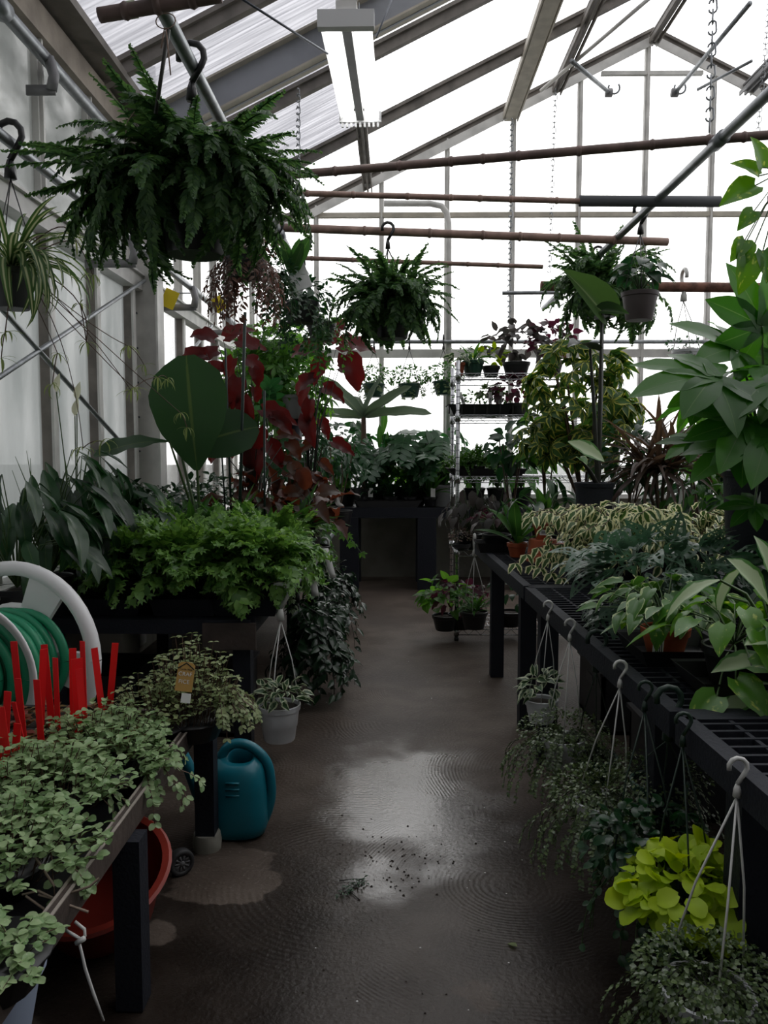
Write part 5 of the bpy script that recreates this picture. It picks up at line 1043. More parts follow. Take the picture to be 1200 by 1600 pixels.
for k, (px, Y, z, ky, lb_) in enumerate(((697, 6.25, SH[0], HRT, 'leafy green plant sticking out of the lowest rack shelf'), (722, 6.3, SH[0], COLd, 'dark leaved plant on the lowest rack shelf'), (860, 6.4, SH[0], OVm, 'green plant on the lowest rack shelf under the bench'), (800, 6.4, SH[0], OVd, 'dark green plant low behind the bench legs'))):
    shelfplant('potted_foliage', lb_, px, Y, z, ky, 50, .1, .12, 'black_plastic', 'dome', 155 + k, rx=.2, rz=.2, dz=.1).done()
# backlit leaves on the wall bench behind the rack
for k, (px, lb_) in enumerate(((742, 'backlit broad leaved plant seen through the rack, left'), (778, 'backlit broad leaved plant seen through the rack, middle'), (815, 'backlit broad leaved plant seen through the rack, right'))):
    c = Vector((at(px, 700, 9.).x, 9.0, ZB + .2)); p = Plant('broad_leaf_plant', lb_, 'plant', c, seed=160 + k); p.pot(.12, .2, 'black_plastic'); p.petioles(STRl, c, 20, .3, .42, (.9, 1.5), rs=.006); p.done()

# ---------------------------------------------------------------- right bench
def benchplant(name, label, px, Y, ky, r, h, mat, seed, cat='plant', z=None, x=None, **kw):
    c = Vector((at(px, 700, Y).x if x is None else x, Y, (ZR if z is None else z) + h)); p = Plant(name, label, cat, c, seed=seed, **kw); p.pot(r, h, mat); return p, c
p, c = benchplant('orange_pot_plant', 'upright green plant in a small orange pot near the end of the bench', 810, 5.15, STRl, .062, .09, 'terracotta', 170); p.rosette(STRl, c, 14, (35, 88), (.8, 1.25), .02); p.done()
bx = thing('terracotta_pot', 'upturned terracotta pots under the labelled orange pot', 'pot', (at(850, 700, 4.95).x, 4.95, ZR)); b = MB(); b.lathe([(0, 0), (.10, 0), (.10, .04), (.092, .045), (.085, .135), (.0, .135)], 24); autosmooth(b.link('bowl', 'terracotta', bx))
b = MB(); b.lathe([(0, .0), (.08, 0), (.08, .03), (.065, .10), (0, .1)], 20); autosmooth(b.link('second_pot', 'terracotta', bx, loc=(.12, .06, 0)))
p, c = benchplant('orange_pot_plant', 'glossy green plant in an orange pot with white label, raised on pots', 851, 4.97, STR, .062, .095, 'terracotta', 171, z=ZR + .137); p.petioles(LIL, c, 12, .18, .32, (.55, .8), droop=.3); p.rosette(STRl, c, 12, (45, 88), (.7, 1.0), .02); b = MB(); b.box((-.008, -.056, -.05), (.05, .003, .035)); b.link('label_strip', 'tag_white', p.root, smooth=False); b = MB(); b.box((-.008, -.058, -.05), (.03, .002, .016)); b.link('print', 'barcode_grey', p.root, smooth=False); p.done()
p, c = benchplant('dark_foliage', 'dark leaved plant in a black tray at the far bench corner', 778, 5.6, GRY, .1, .10, 'black_plastic', 172); p.petioles(COLd, c, 20, .18, .2, (.8, 1.2)); p.petioles(GRY, c, 14, .2, .22, (.8, 1.1)); p.done()
q = Vector((at(772, 840, 5.5).x, 5.45, ZR)); tray('black tray on the far corner of the right bench', q, .26, .26, h=.06)
# white edged figs
for k, (px, Y, n, lb_, rr, hh) in enumerate(((918, 4.2, 300, 'white edged weeping fig nearest the aisle', .20, .22), (985, 4.05, 360, 'white edged weeping fig behind the holey leaved plant', .28, .25), (1065, 3.95, 360, 'white edged weeping fig next to the large black pot', .28, .27))):
    p, c = benchplant('variegated_fig', lb_, px, Y, FIG, .09, .14, 'black_plastic', 175 + k, cat='fig')
    for j in range(22):
        a = p.r.uniform(0, 6.28); e = c + Vector((math.cos(a) * rr * p.r.uniform(.2, 1), math.sin(a) * rr * p.r.uniform(.2, 1), hh * p.r.uniform(.35, 1.1))); m = (c + e) / 2 + UP * .06; e2 = e + Vector((math.cos(a), math.sin(a), -.3)) * .1; pts = [c, m, e, e2]; p.stem(pts, .0025, 'stem_brown')
        for t in range(14):
            f = .3 + .7 * t / 13; jj = min(2, int(f * 3)); q = pts[jj].lerp(pts[jj + 1], f * 3 - jj); p.leaf(FIG, q, (math.cos(a) * .5 + p.r.uniform(-.8, .8), math.sin(a) * .5 + p.r.uniform(-.8, .8), -.5 + p.r.uniform(-.3, .5)), UP + Vector((p.r.uniform(-.5, .5), -.4, 0)), p.r.uniform(.8, 1.2))
    if k == 0:
        for e in ((805, 880, 4.4), (830, 905, 4.3), (850, 915, 4.2), (870, 925, 4.1), (815, 900, 4.5)):
            e_ = at(*e); pts = [c.lerp(e_, t) + UP * .08 * math.sin(t * 3.14) for t in [i / 6 for i in range(7)]]; p.stem(pts, .0025, 'stem_brown')
            for t in range(1, 7):
                for s in (-1, 1): p.leaf(FIG, pts[t], (s * .6, -.4, -.6), UP + Vector((0, -.5, 0)), 1.05)
    p.dome(FIG, c + Vector((0, -.05, .06)), rr, rr, .2, 90, lo=-.5, sz=(.7, 1.1)); p.done()
# big black nursery pot with black leaved elephant ear
p, c = benchplant('black_elephant_ear', 'tall black stemmed elephant ear in a black nursery pot', 930, 4.6, CALD, .11, .50, 'bench_black', 180, cat='plant')
for px, py, keys, d, n_, s, Y in ((942, 490, ALO, (-.55, -.2, .6), (.35, -.9, .1), 1.0, 4.6), (940, 486, ALO, (.75, -.2, -.05), (-.1, -.9, .5), .45, 4.58), (922, 545, CALD, (-.5, -.6, .25), (0, -.4, 1), .75, 4.5), (905, 715, NJO, (.2, -.8, -.2), (0, -.5, 1), .9, 4.3)):
    q = at(px, py, Y); p.stem([c + Vector((.02, 0, -.02)), (c * .5 + q * .5) + Vector((.012, 0, 0)), q], [.016, .012, .007], 'stem_dark', 7); p.leaf(keys, q, d, n_, s)
q = at(905, 690, 4.35); p.leaf(AGL, q + Vector((-.06, 0, .0)), (.9, -.3, -.3), (0, -.8, .6), .85); p.stem([c, q], .006, 'stem_green'); p.done()
# schefflera
q = at(905, 640, 5.45); p, c = benchplant('schefflera', 'tall yellow variegated umbrella plant behind the black pot', 915, 5.45, SCH, .14, .26, 'black_plastic', 182, cat='schefflera')
p.dome(SCH, q, .41, .34, .50, 150, lo=-.95, fill=.4, sz=(.8, 1.15), droop=.5)
for j in range(7): e = q + Vector((p.r.uniform(-.25, .25), p.r.uniform(-.2, .2), p.r.uniform(-.3, .3))); p.stem([c, (c + e) / 2, e], .008, 'stem_brown')
p.done()
for k, (px, py, Y, ky, n, rx_, rz_, lb_) in enumerate(((855, 690, 5.75, HRT, 60, .22, .24, 'yellow green heart leaved plant left of the umbrella plant'), (985, 720, 5.0, OVd, 120, .26, .26, 'dark leafy plant between the black stems and spiky leaves'), (1100, 760, 4.6, OVm, 110, .25, .25, 'green plant behind the spiky brown leaves'), (1135, 690, 5.4, PHI, 40, .25, .3, 'lobed green plant deep behind the black pot'), (800, 700, 5.9, POTg, 40, .18, .2, 'dark heart leaved plant against the rack shelves'))):
    q = at(px, py, Y); c = Vector((q.x, Y, ZR + .16)); p = Plant('foliage_plant', lb_, 'plant', c, seed=185 + k); p.pot(.11, .16, 'black_plastic'); p.dome(ky, q, rx_, rx_, rz_, n, lo=-.9, fill=.3)
    for j in range(4): e = q + Vector((p.r.uniform(-.1, .1), 0, p.r.uniform(-.1, .1))); p.stem([c, e], .005, 'stem_brown')
    p.done()
# spiky cordyline
p, c = benchplant('cordyline', 'spiky brown leaved plant with arching blades left of the broad lobed leaves', 1035, 4.75, COR, .13, .22, 'black_plastic', 192, cat='plant'); q = at(1030, 735, 4.75)
for dx in (-.09, -.03, .03, .09): p.stem([c, q + Vector((dx, 0, .0))], .010, 'bark', 6)
for dx in (-.08, .0, .08): p.rosette(COR, q + Vector((dx, 0, .0)), 30, (0, 88), (.7, 1.15), .02)
p.rosette(DRC, q, 70, (-10, 80), (.9, 1.5), .04); p.done()
b = MB(); t = thing('white_tag', 'white paper tag standing beside the spiky brown plant', 'tag', at(1065, 780, 4.5)); b.box((0, 0, 0), (.03, .002, .11), Matrix.Rotation(.1, 4, 'Y')); b.link('card', 'tag_white', t, smooth=False)
# fatsia in the tall black pot
p, c = benchplant('fatsia', 'big fatsia with broad lobed leaves in a tall black pot', 1196, 3.35, FAT, .165, .60, 'bench_black', 195, cat='fatsia')
b = MB(); b.box((-.155, -.092, -.14), (.08, .003, .05), Matrix.Rotation(R(-35), 4, 'Z')); q = at(1160, 775, 3.35) - c
b = MB(); M = Matrix.Translation((-.102, -.109, q.z)) @ Matrix.Rotation(R(-43), 4, 'Z'); b.box((0, 0, 0), (.075, .004, .05), M); b.link('label_strip', 'tag_white', p.root, smooth=False); b = MB(); b.box((0, -.003, 0), (.055, .002, .035), M); b.link('print', 'barcode_grey', p.root, smooth=False)
for px, py, d, n_, s, Y in ((1115, 590, (-1, -.25, -.05), (.15, -.55, .85), 1.0, 3.0), (1150, 545, (-.8, -.2, .35), (.1, -.6, .8), .9, 3.3), (1190, 510, (-.4, -.2, .8), (0, -.8, .5), .9, 3.3), (1100, 610, (.2, -.5, -.6), (0, -.8, .5), .55, 3.1), (1165, 660, (-.5, -.6, -.5), (0, -.7, .7), .8, 2.95), (1195, 600, (.5, -.6, -.2), (0, -.6, .8), .9, 3.0), (1160, 700, (-.8, -.4, -.25), (.1, -.4, .9), .75, 3.0), (1178, 790, (-.9, -.5, -.45), (.1, -.5, .9), .42, 3.05), (1200, 680, (.2, -.7, -.5), (0, -.8, .6), .9, 2.9), (1215, 560, (.5, -.2, .5), (0, -.7, .7), .9, 3.3), (1085, 690, (-.9, -.3, -.3), (.1, -.4, .9), .45, 3.2)):
    q = at(px, py, Y); p.stem([c, c.lerp(q, .5) + UP * .08, q], [.008, .006, .004], 'stem_green', 5); p.leaf(FAT, q, d, n_, s)
p.stem([c, c + UP * .5], .014, 'bark', 6); p.petioles(FAT, c + UP * .1, 9, .35, .4, (.6, .9), rs=.005); p.done()
# near right: holey leaved plant, pothos, white leaves
p, c = benchplant('swiss_cheese_vine', 'holey leaved vine spreading over the bench in front of the figs', 1050, 3.15, ADA, .12, .13, 'black_plastic', 200, cat='plant')
p.dome(ADA, c + Vector((-.04, -.05, .07)), .36, .34, .16, 130, lo=-.1, fill=.5, droop=.25, sz=(.8, 1.2), face=.75); p.trail(ADA, c, 9, .2, .33, 5, az=(150, 260)); p.done()
p, c = benchplant('pothos', 'white splashed pothos in an orange pot at the bench edge', 1040, 2.62, NJO, .075, .10, 'terracotta', 201, cat='pothos', x=.90)
p.petioles(NJO, c, 64, .24, .17, (.6, 1.0), rs=.0025, droop=.3); p.petioles(POT, c + Vector((-.06, -.05, 0)), 8, .12, .06, (.6, .8), rs=.0025); p.done()
t = thing('price_tag', 'white printed tag with a round emblem stuck in the orange pothos pot', 'tag', at(1029, 1005, 2.52)); b = MB(); b.box((0, 0, 0), (.034, .002, .062), Matrix.Rotation(.08, 4, 'Y')); b.link('card', 'tag_white', t, smooth=False)
b = MB(); b.torus(.0095, .0013, Matrix.Translation((0, -.002, .015)) @ Matrix.Rotation(R(90), 4, 'X'), 18, 5); b.box((0, -.002, .015), (.016, .001, .0016)); b.box((0, -.002, .0185), (.012, .001, .0014))
for k in range(4): b.box((-.010 + k * .0065, -.002, -.014), (.0022, .001, .028))
b.link('print', 'ink', t, smooth=False)
p, c = benchplant('pothos', 'dark potted pothos with one bright leaf hanging over the bench edge', 1125, 2.3, POT, .085, .12, 'black_plastic', 202, cat='pothos', x=.99)
p.petioles(POT, c, 18, .2, .15, (.8, 1.15), rs=.003)
for px, py, d, s in ((1120, 1088, (-.7, -.4, -.45), 1.1), (1150, 1062, (.3, -.5, -.4), 1.2), (1175, 1040, (.6, -.4, .1), 1.)): q = at(px, py, 2.1); p.stem([c, (c + q) / 2 + UP * .04, q], .003); p.leaf(POT[0], q, d, (0, -.6, .8), s)
p.done()
p, c = benchplant('aglaonema', 'pale green plant with broad whitish leaves at the right edge', 1225, 2.25, AGL, .1, .14, 'black_plastic', 203, cat='aglaonema')
for px, py, d, n_, s in ((1200, 945, (-.35, -.3, .45), (.7, -.6, .35), .8), (1215, 1030, (-1, -.2, .02), (0, -.35, 1), .72), (1222, 1072, (-1, -.4, .05), (0, -.3, 1), .82), (1205, 905, (-.2, -.3, .8), (.5, -.8, .2), .5), (1230, 1000, (-.7, -.5, .2), (0, -.4, 1), .7), (1230, 960, (.5, -.5, .4), (0, -.4, 1), .8)):
    q = at(px, py, 2.15); p.stem([c, (c + q) / 2, q], .006); p.leaf(AGL, q, d, n_, s)
p.petioles(AGL, c, 8, .2, .25, (.6, .8), rs=.006); p.done()
for k, (px, Y, x, lb_, h) in enumerate(((1190, 1.95, 1.2, 'dark leafy plant at the right edge under the pale leaves', .12), (1150, 2.85, 1.45, 'dark leafy plant at the foot of the tall black pot', .14))):
    p, c = benchplant('foliage_plant', lb_, px, Y, OVd, .09, h, 'black_plastic', 205 + k, x=x); p.dome(POTg, c + Vector((0, 0, .06)), .2, .2, .14, 50); p.done()
q = Vector((.93, 2.62, ZR)); tray('flat black tray under the orange pothos pot', q, .3, .3, h=.05)

# ---------------------------------------------------------------- baskets hanging from the right bench
def under(name, label, hx, hy, c, r, h, mat, hm, seed, ky, cat='hanging plant', hook=.046, n=3):
    p = Plant(name, label, cat, c, seed=seed); p.pot(r, h, mat, taper=.78, ribs=1); p.hanger((rx(hy) - .038 if hx is None else hx, hy, ZR + .02 if hx is None else ZL + .055), r, hm, hook, n=n, hookdir=(1, 0, 0)); return p
c = at(846, 1092, 3.45); p = under('hanging_hoya', 'white hanging pot with cream edged leaves, farthest under the right bench edge', None, 3.4, c, .068, .10, 'white_pot', 'wire_white', 210, HOY); p.dome(HOY, c + Vector((0, 0, .03)), .09, .09, .09, 44, lo=-.2); p.done()
def wirevine(label, c, r, hy, seed, n, L, hm='wire_white', pot='white_pot', out=.16, per=24):
    p = under('wire_vine', label, None, hy, c, r, .11, pot, hm, seed, WIR); p.trail(WIR, c, n, L, out, per, (.8, 1.5), 'stem_dark', .0009, pair=True); p.dome(WIR, c + Vector((0, 0, .02)), out * .9, out * .9, .08, n * 12, sz=(.8, 1.5)); return p
c = at(880, 1152, 3.02); wirevine('wire vine with tiny leaves in a white pot behind the longest white hanger', c, .078, 3.03, 211, 70, .20, out=.2).done()
c = at(942, 1250, 2.45); wirevine('wire vine with tiny leaves in a white pot, second nearest under the bench', c, .085, 2.42, 212, 80, .24, out=.2).done()
c = at(1010, 1345, 2.05); p = under('hanging_basket', 'dark green round leaved hanging plant behind the lime coleus', None, 2.2, c, .09, .12, 'green_pot', 'green_hanger', 213, OVd); ks = simple('roundgreen', 'leaf_deep', 'round', .034, .029, 3, .6, .2, 5, 2); p.dome(ks, c + Vector((0, 0, .04)), .17, .16, .11, 230, sz=(.7, 1.1)); p.trail(ks, c, 12, .24, .16, 7, (.6, .9), az=(120, 260)); p.done()
c = at(1072, 1420, 1.85); p = under('lime_coleus', 'bright lime green coleus hanging near the floor on the right', None, 1.93, c, .085, .12, 'green_pot', 'green_hanger', 214, COL_, 'coleus'); p.dome(COL_, c + Vector((0, 0, .03)), .15, .14, .115, 230, lo=-.15, fill=.3, sz=(.55, 1.1), droop=.15, face=.75); p.trail(OVsd, c, 8, .1, .14, 6, (.5, .8), 'stem_dark'); p.done()
c = at(1105, 1545, 1.58); wirevine('nearest wire vine of tiny leaves in the bottom right corner', c, .09, 1.64, 215, 120, .20, out=.17, per=20).done()
for k, (y, px, py, lb_) in enumerate(((3.02 - .25, 930, 1160, 'dark wire vine hanging deep behind the white hangers'), (2.1, 1030, 1200, 'dark hanging plant on a green hanger beside the bench legs'))):
    c = at(px, py + 20, y + .25); p = Plant('hanging_basket', lb_, 'hanging plant', c, seed=217 + k); p.pot(.08, .1, 'green_pot'); p.hanger((rx(y) - .01, y, ZR + .02), .08, 'green_hanger', .08, hookdir=(1, 0, 0)); p.trail(WIR, c, 50, .2, .16, 20, (.8, 1.4), 'stem_dark', .001); p.dome(WIR, c, .15, .15, .08, 500, sz=(.8, 1.4)); p.done()
c = Vector((at(741, 930, 5.95).x, 5.95, .30)); p = Plant('hanging_basket', 'green leafed pot on a white hanger at the far bench corner', 'hanging plant', c, seed=219); p.pot(.1, .13, 'black_plastic'); p.hanger((rx(5.86) - .02, 5.9, ZR + .03), .1, 'wire_white', .09, hookdir=(0, 1, 0)); p.rosette(STR, c, 40, (20, 85), (.35, .7), .04); p.dome(OVs, c + Vector((-.08, 0, .06)), .12, .12, .1, 90); p.done()
# ---------------------------------------------------------------- baskets on the left bench rail
c = at(436, 1100, 3.78); p = Plant('hanging_hoya', 'pale grey hanging pot with cream edged leaves by the left bench corner', 'hanging plant', c, seed=220); p.pot(.10, .175, 'white_pot', taper=.76, ribs=1); p.hanger(at(438, 925, 3.9), .098, 'wire_white', .10, hookdir=(1, 0, 0)); p.dome(HOY, c + Vector((0, 0, .02)), .12, .11, .09, 60, lo=0); p.trail(HOY, c, 3, .08, .14, 4, az=(150, 210)); p.done()
for k, (px, py, Y, n, out, L, lb_) in enumerate(((492, 975, 4.75, 60, .22, .42, 'dark glossy trailing plant, nearest on the left bench rail'), (505, 930, 5.6, 46, .2, .34, 'dark glossy trailing plant, middle of the left bench rail'), (522, 905, 6.6, 40, .2, .3, 'dark glossy trailing plant, farthest on the left bench rail'))):
    c = at(px, py, Y); p = Plant('trailing_basket', lb_, 'hanging plant', c, seed=222 + k); p.pot(.1, .13, 'black_plastic'); p.hanger((-.58, Y, .74), .1, 'wire_white' if k else 'black_hanger', .10, hookdir=(1, 0, 0)); p.trail(GLO, c, n, L, out, 9, (.7, 1.15), 'stem_dark', .002); p.dome(GLO, c + Vector((0, 0, .04)), out * .8, out * .8, .1, n, sz=(.7, 1.1)); p.done()
for px, py, Y, a, lb_ in ((484, 925, 4.6, .18, 'long white plastic tag hanging on the bench rail, nearer one'), (508, 900, 5.3, .3, 'long white plastic tag hanging on the bench rail, farther one')):
    t = thing('white_tag', lb_, 'tag', at(px, py - 20, Y)); b = MB(); v = []
    for i in range(7): k = i / 6; v += [(-.02 + .06 * k * a * 3, -.0, -.2 * k + .1), (.02 + .06 * k * a * 3, 0.012, -.2 * k + .1)]
    b.add(v, [(2 * i, 2 * i + 1, 2 * i + 3, 2 * i + 2) for i in range(6)]); o = b.link('strip', 'tag_white', t); m = o.modifiers.new('thick', 'SOLIDIFY'); m.thickness = .0015

# ---------------------------------------------------------------- low table: seedlings, tags and creeping plants
def creeper(label, c, rx_, ry_, rz_, n, ky, seed, stem='stem_brown', trail=0, tl=.11, cat='creeping plant'):
    p = Plant('creeping_plant', label, cat, c, seed=seed, minpx=8); r = p.r; c = Vector(c); b = MB()
    b.lathe([(0, 0), (.09, 0), (.115, .06), (.12, .06), (.12, .065), (0, .058)], 18); b.link('pot', 'black_plastic', p.root)
    for i in range(n // 6):
        a = r.uniform(0, 6.283); k = math.sqrt(r.random()); e = c + Vector((math.cos(a) * rx_ * k, math.sin(a) * ry_ * k, rz_ * (1 - .45 * k * k) * r.uniform(.75, 1.1))); base = c + Vector((math.cos(a) * rx_ * k * .6, math.sin(a) * ry_ * k * .6, .05)); m = (base + e) / 2 + Vector((r.uniform(-.02, .02), r.uniform(-.02, .02), .01)); p.stem([base, m, e], .0014, stem, 3)
        h = r.uniform(0, 6.28)
        for t in range(6):
            q = e - (e - m) * (t // 2) * .45; aa = h + (t % 2) * 3.14 + (t // 2) * 1.57; d = Vector((math.cos(aa), math.sin(aa), r.uniform(-.1, .35))); p.leaf(ky, q, d, UP + Vector((r.uniform(-.5, .5), r.uniform(-.5, .5), 0)), r.uniform(.75, 1.15) * (1.1 if t < 2 else 1))
    if trail: p.trail(ky, c + Vector((rx_ * .5, 0, rz_ * .45)), trail, tl, .13, 7, (.8, 1.1), stem, .0018, az=(-75, 60), pair=True)
    return p
k = 0
for px, py, Y, rx_, ry_, rz_, n, lb_, tr, ky in ((-5, 1400, 1.75, .25, .22, .16, 1150, 'green creeping plant at the lower left edge of the table', 4, CAL), (-20, 1520, 1.42, .14, .14, .08, 300, 'small creeping plant in the bottom left corner', 0, CAL), (60, 1260, 2.05, .25, .22, .17, 1150, 'green creeping plant in the middle of the low table', 4, CAL), (-10, 1235, 2.1, .2, .2, .17, 700, 'green creeping plant at the left edge below the red tags', 0, CAL), (160, 1150, 2.42, .22, .20, .17, 900, 'green creeping plant right of the red tags', 6, CAL), (175, 1190, 2.3, .2, .18, .13, 600, 'green creeping plant along the table edge', 6, CAL), (235, 1085, 2.66, .17, .16, .20, 520, 'greyish creeping plant behind the gold tag', 0, TUR), (300, 1065, 2.74, .18, .15, .30, 900, 'mounded turtle vine with trailing stems at the table corner by the gold tag', 44, TUR)):
    c = at(px, py, Y); c.z = ZT - .04; p = creeper(lb_, c, rx_, ry_, rz_ + .04, n, ky, 230 + k, trail=tr)
    if k == 0:
        for pts in (((60, 1398), (85, 1405), (110, 1395), (140, 1385), (155, 1372)), ((35, 1398), (60, 1392), (100, 1412), (138, 1425)), ((55, 1340), (85, 1385)), ((40, 1400), (75, 1425), (95, 1440))): p.stem([at(x, y, 1.68 - .0004 * (y - 1350)) for x, y in pts], .003, 'root_pale', 5)
    p.done(); k += 1
c = at(95, 1115, 2.45); c.z = ZT - .04; 
for i_, (px, Y, lb_) in enumerate(((55, 2.62, 'black seedling tray with small scarlet leaves behind the red tags'), (110, 2.28 + .1, 'black seedling tray of dark soil among the red tags'))):
    q = at(px, 1100, Y); q.z = ZT - .04; t = tray(lb_, q, .46, .26, h=.10); b = MB(); b.box((0, 0, .085), (.43, .23, .01)); b.link('soil', 'soil', t, smooth=False)
    for j in range(10):
        s = Vector((-.19 + .042 * j, (.06 if j % 2 else -.05), .09)); r = random.Random(250 + j); put(join([(r.choice(SEE), basis(s + Vector((r.uniform(-.025, .025), r.uniform(-.025, .025), r.uniform(0, .03))), (r.uniform(-1, 1), r.uniform(-1, 1), .3), UP)) for _ in range(14)], 'scarlet_seedling'), 'seedling', t)
tags = [(2, 1080, 1180, 2.3), (8, 1105, 1250, 2.15), (17, 1130, 1230, 2.18), (31, 1002, 1078, 2.5), (36, 1060, 1140, 2.35), (42, 1095, 1160, 2.25), (58, 1014, 1085, 2.5), (62, 1062, 1110, 2.35), (78, 1007, 1060, 2.55), (87, 1028, 1090, 2.42), (111, 1013, 1078, 2.5), (122, 1029, 1090, 2.45), (129, 1002, 1070, 2.55), (131, 1045, 1100, 2.42), (159, 1012, 1055, 2.65), (166, 1004, 1060, 2.68)]
ORD = ['first', 'second', 'third', 'fourth', 'fifth', 'sixth', 'seventh', 'eighth', 'ninth', 'tenth', 'eleventh', 'twelfth', 'thirteenth', 'fourteenth', 'fifteenth', 'sixteenth']
for i, (px, y0, y1, Y) in enumerate(tags):
    top = at(px, y0, Y); bz = at(px, y1, Y).z; h = top.z - bz + .05; t = thing('plant_tag', f'red plastic plant tag, {ORD[i]} from the left among the red tags', 'tag', (top.x, Y, ZT + .03), 'red tags in the seedling trays')
    ww = .022 if i not in (1, 11) else .034; lean = random.Random(i).uniform(-.12, .12) + (-.22 if i in (5,) else 0); zt = top.z - (ZT + .03); M = Matrix.Rotation(lean, 4, 'Y') @ Matrix.Rotation(random.Random(i + 9).uniform(-.7, .7), 4, 'Z')
    b = MB(); b.add([(-ww / 2, 0, zt), (ww / 2, 0, zt), (ww / 2, 0, .02), (.003, 0, 0), (-.003, 0, 0), (-ww / 2, 0, .02), (-ww / 2, .0022, zt), (ww / 2, .0022, zt), (ww / 2, .0022, .02), (.003, .0022, 0), (-.003, .0022, 0), (-ww / 2, .0022, .02)], [(5, 4, 3, 2, 1, 0), (6, 7, 8, 9, 10, 11), (0, 1, 7, 6), (1, 2, 8, 7), (2, 3, 9, 8), (3, 4, 10, 9), (4, 5, 11, 10), (5, 0, 6, 11)], None, M); b.link('card', 'red_tag', t, smooth=False)
# gold tag with white handwriting
q = at(289, 1058, 2.5); gt = thing('gold_tag', 'gold plant tag with white handwriting in front of the turtle vine', 'tag', q); M = Matrix.Rotation(R(6), 4, 'Y') @ Matrix.Rotation(R(-12), 4, 'X'); s = .058 / 2
b = MB(); o2 = [(-s * .9, 0, .040), (-s * .55, 0, .047), (s * .55, 0, .047), (s * .95, 0, .038), (s * .95, 0, -.045), (-s * .95, 0, -.045)]; v = o2 + [(x, .0025, z) for x, _, z in o2]; b.add(v, [(5, 4, 3, 2, 1, 0), (6, 7, 8, 9, 10, 11)] + [(i, (i + 1) % 6, 6 + (i + 1) % 6, 6 + i) for i in range(6)], None, M); b.link('card', 'gold_tag', gt, smooth=False)
b = MB(); b.bar(M @ Vector((-s * .9, -.001, .026)), M @ Vector((0, -.001, .045)), .0016, .003); b.bar(M @ Vector((s * .9, -.001, .026)), M @ Vector((0, -.001, .045)), .0016, .003); b.link('print', 'ink', gt, smooth=False)
def text(body, size, loc, mat, parent, M):
    cu = bpy.data.curves.new('lettering', 'FONT'); cu.body = body; cu.size = size; cu.align_x = 'CENTER'; cu.extrude = .0003; cu.space_character = 1.05; cu.materials.append(MATS[mat]); o = bpy.data.objects.new('lettering', cu); COL.objects.link(o); me = bpy.data.meshes.new_from_object(o); bpy.data.objects.remove(o); o = put(me, 'lettering', parent); o.matrix_basis = M @ Matrix.Translation(loc) @ Matrix.Rotation(R(90), 4, 'X'); return o
text('CRAF', .0175, (0, -.0012, .004), 'tag_white', gt, M); text('FICE', .0175, (-.001, -.0012, -.020), 'tag_white', gt, M); text('Turtle Vine', .0085, (0, -.0012, .022), 'ink', gt, M)
MB().box((.012, .0, -.065), (.03, .002, .03), M).link('stem_card', 'tag_white', gt, smooth=False)
# ---------------------------------------------------------------- bits on the floor
t = put(simple('fallen', 'plantlet_leaf', 'ov', .036, .022, 1) and LEAF['fallen0']['me'], 'fallen_leaf', loc=(.28, at(808, 1482, 2.4).y, .006)); p_ = at(808, 1482, 1); g_ = EYE / (EYE - p_.z); t.location = (p_.x * g_, g_, .006); t.rotation_euler = (0, 0, R(50)); tag(t, 'single pale fallen leaf lying on the wet floor', 'leaf')
def floorpt(px, py): p = at(px, py, 1); g = EYE / (EYE - p.z); return Vector((p.x * g, g, 0))
c = floorpt(550, 1388); sp = thing('fallen_sprig', 'dark fallen sprig lying in the middle of the wet floor', 'sprig', c); b = MB(); r_ = random.Random(4); b.tube([floorpt(531, 1400) - c + UP * .004, floorpt(548, 1392) - c + UP * .008, floorpt(568, 1378) - c + UP * .006], .002, 5); b.tube([floorpt(530, 1378) - c + UP * .004, floorpt(552, 1376) - c + UP * .006, floorpt(566, 1376) - c + UP * .006], .0015, 5); b.tube([floorpt(545, 1393) - c + UP * .004, floorpt(560, 1406) - c + UP * .004], .0015, 5); b.link('twig', 'stem_dark', sp)
b = MB()
for k in range(46): 
    t_ = r_.random(); q = floorpt(531 + 37 * t_ + r_.uniform(-5, 5), 1400 - 22 * t_ + r_.uniform(-6, 6)) - c + UP * r_.uniform(.003, .012); b.add(*strip(.020, .011, 'ov', 2, 1), basis(q, (r_.uniform(-1, 1), r_.uniform(-1, 1), .2), UP))
b.link('leaves', 'leaf_deep', sp, kind='stuff')
b = MB(); r_ = random.Random(7)
for k in range(130):
    q = floorpt(*((r_.gauss(620, 45), r_.gauss(1355, 32)) if k < 90 else (r_.uniform(440, 900), r_.uniform(960, 1590)))); s = r_.uniform(.0015, .004) * (1.3 if k < 90 else 1); b.add([tuple(q + Vector(v)) for v in ((-s, -s * .7, .001), (s, -s, .001), (s * .7, s, .001), (-s * .8, s * .7, .001), (0, 0, s))], [(0, 1, 4), (1, 2, 4), (2, 3, 4), (3, 0, 4)])
o = b.link('soil_crumbs', 'soil', kind='stuff', smooth=False); tag(o, 'dark soil crumbs scattered over the aisle floor', 'crumbs')
b = MB()
for k in range(40):
    q = floorpt(r_.uniform(450, 860), r_.uniform(930, 1590)); s = r_.uniform(.0015, .0035); b.add([tuple(q + Vector(v)) for v in ((-s, -s * .7, .001), (s, -s, .001), (s * .7, s, .001), (-s * .8, s * .7, .001), (0, 0, s))], [(0, 1, 4), (1, 2, 4), (2, 3, 4), (3, 0, 4)])
o = b.link('pale_flakes', 'tag_white', kind='stuff', smooth=False); tag(o, 'pale flakes scattered over the aisle floor', 'flakes')
q = Vector((1.02, 2.25, ZR)); tray('black tray under the dark potted pothos at the bench edge', q, .36, .26, h=.05)
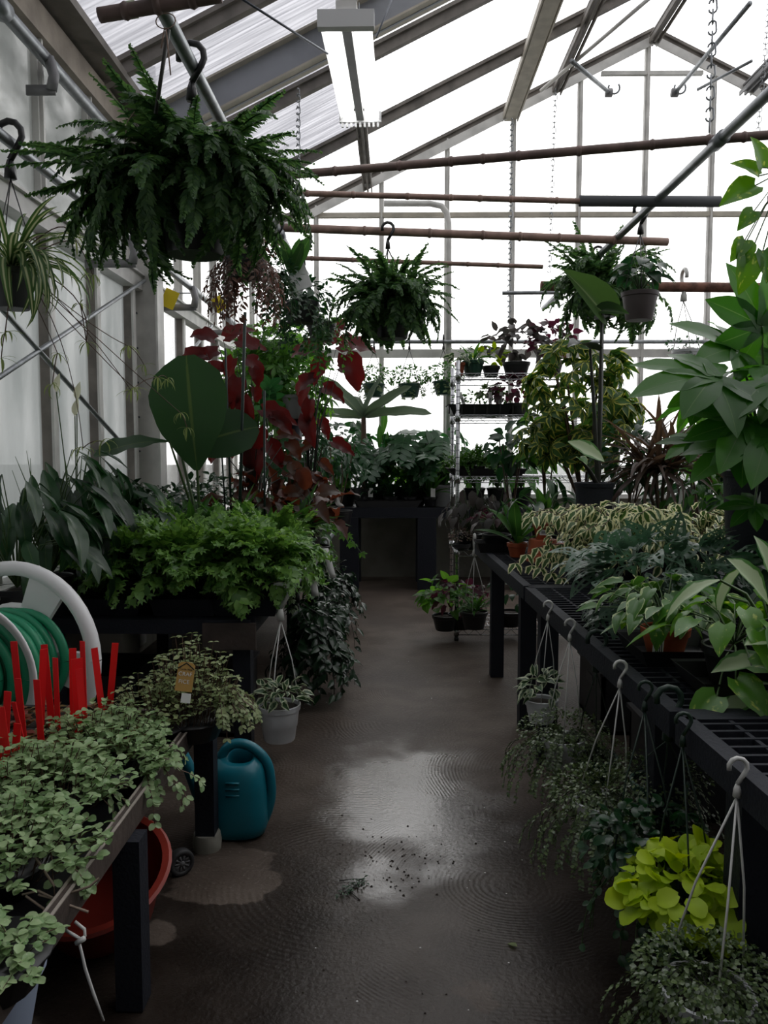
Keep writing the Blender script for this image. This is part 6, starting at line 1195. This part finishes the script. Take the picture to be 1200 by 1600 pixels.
for k, (x, y) in enumerate(((1.2, 1.75), (1.42, 2.1))):
    t = thing('nursery_pot', ['empty black nursery pot on the near bench lattice', 'second empty black nursery pot beside the pale broad leaves'][k], 'pot', (x, y, ZR)); b = MB(); b.lathe([(0, 0), (.075, 0), (.095, .13), (.103, .135), (.103, .15), (.095, .15), (.07, .01), (0, .01)], 22); autosmooth(b.link('bowl', 'black_plastic', t))
# ---------------------------------------------------------------- bench added beyond the right one, with bushes put in to shade the floor
bench('plastic_bench', 'added second row black bench standing behind the right benches', ((1.85, .6), (1.72, 6.0), (.95, .02)), ZR, ((.2, .05), (2.6, .05), (5.1, .05), (.2, .85), (2.6, .85), (5.1, .85)), grate=False)
for k, (x, y, ky, lb_) in enumerate(((2.1, 1.2, OVd, 'added dark bush on the second row bench, nearest the camera side'), (2.2, 2.3, OVm, 'added mid green bush on the second row bench behind the lobed leaves'), (2.15, 3.4, OVd, 'added dark bush on the second row bench behind the figs'), (2.2, 4.5, OVm, 'added mid green bush on the second row bench behind the spiky plant'), (2.15, 5.5, OVd, 'added dark bush on the second row bench behind the umbrella plant'))):
    c = Vector((x, y, ZR + .2)); p = Plant('foliage_plant', lb_, 'plant', c, seed=300 + k); p.pot(.14, .2, 'black_plastic'); p.dome(ky, c + Vector((0, 0, .16)), .42, .5, .28, 260, lo=-.4, fill=.3, sz=(.9, 1.4)); p.done()
for k, (x, y) in enumerate(((1.35, 1.5), (1.4, 2.4), (1.35, 3.4), (1.35, 4.4), (-1.05, 4.35), (-1.58, 4.35))):  # unseen crates added to block light under the benches
    t = thing('shade_crate', ['added dark crate blocking light under the near right bench', 'added dark crate blocking light under the middle right bench, nearer one', 'added dark crate blocking light under the middle right bench, farther one', 'added dark crate blocking light under the far right bench', 'added dark crate blocking light under the left bench, nearer the aisle', 'added dark crate blocking light under the left bench, nearer the wall'][k], 'crate', (x, y, 0)); b = MB()
    for s in (-1, 1): b.box((s * .24, 0, .16), (.02, .5, .32)); b.box((0, s * .24, .16), (.5, .02, .32))
    b.box((0, 0, .01), (.5, .5, .02)); b.box((.24, 0, .325), (.05, .52, .02)); b.box((-.24, 0, .325), (.05, .52, .02)); b.link('body', 'soft_black', t, smooth=False)
    MB().box((-.252, 0, .24), (.008, .14, .05)).link('handle', 'black_plastic', t, smooth=False)

# leafy greenery filling the back of the far bench
for k, (px, Y, n, lb_) in enumerate(((515, 9.0, 160, 'leafy green plant in the far corner left of the banana'), (585, 9.15, 170, 'leafy dark green plant behind the grassy tray'), (630, 9.1, 170, 'leafy green plant behind the middle of the far tray'), (675, 9.15, 170, 'leafy green plant behind the right end of the far tray'))):
    c = Vector((at(px, 720, Y).x, Y, ZB + .2)); p = Plant('foliage_plant', lb_, 'plant', c, seed=320 + k); p.pot(.11, .2, 'black_plastic'); p.dome(OVd if k % 2 else HRT, c + Vector((0, -.05, .12)), .30, .20, .22, n, lo=-.7, fill=.3, sz=(.7, 1.2)); p.done()
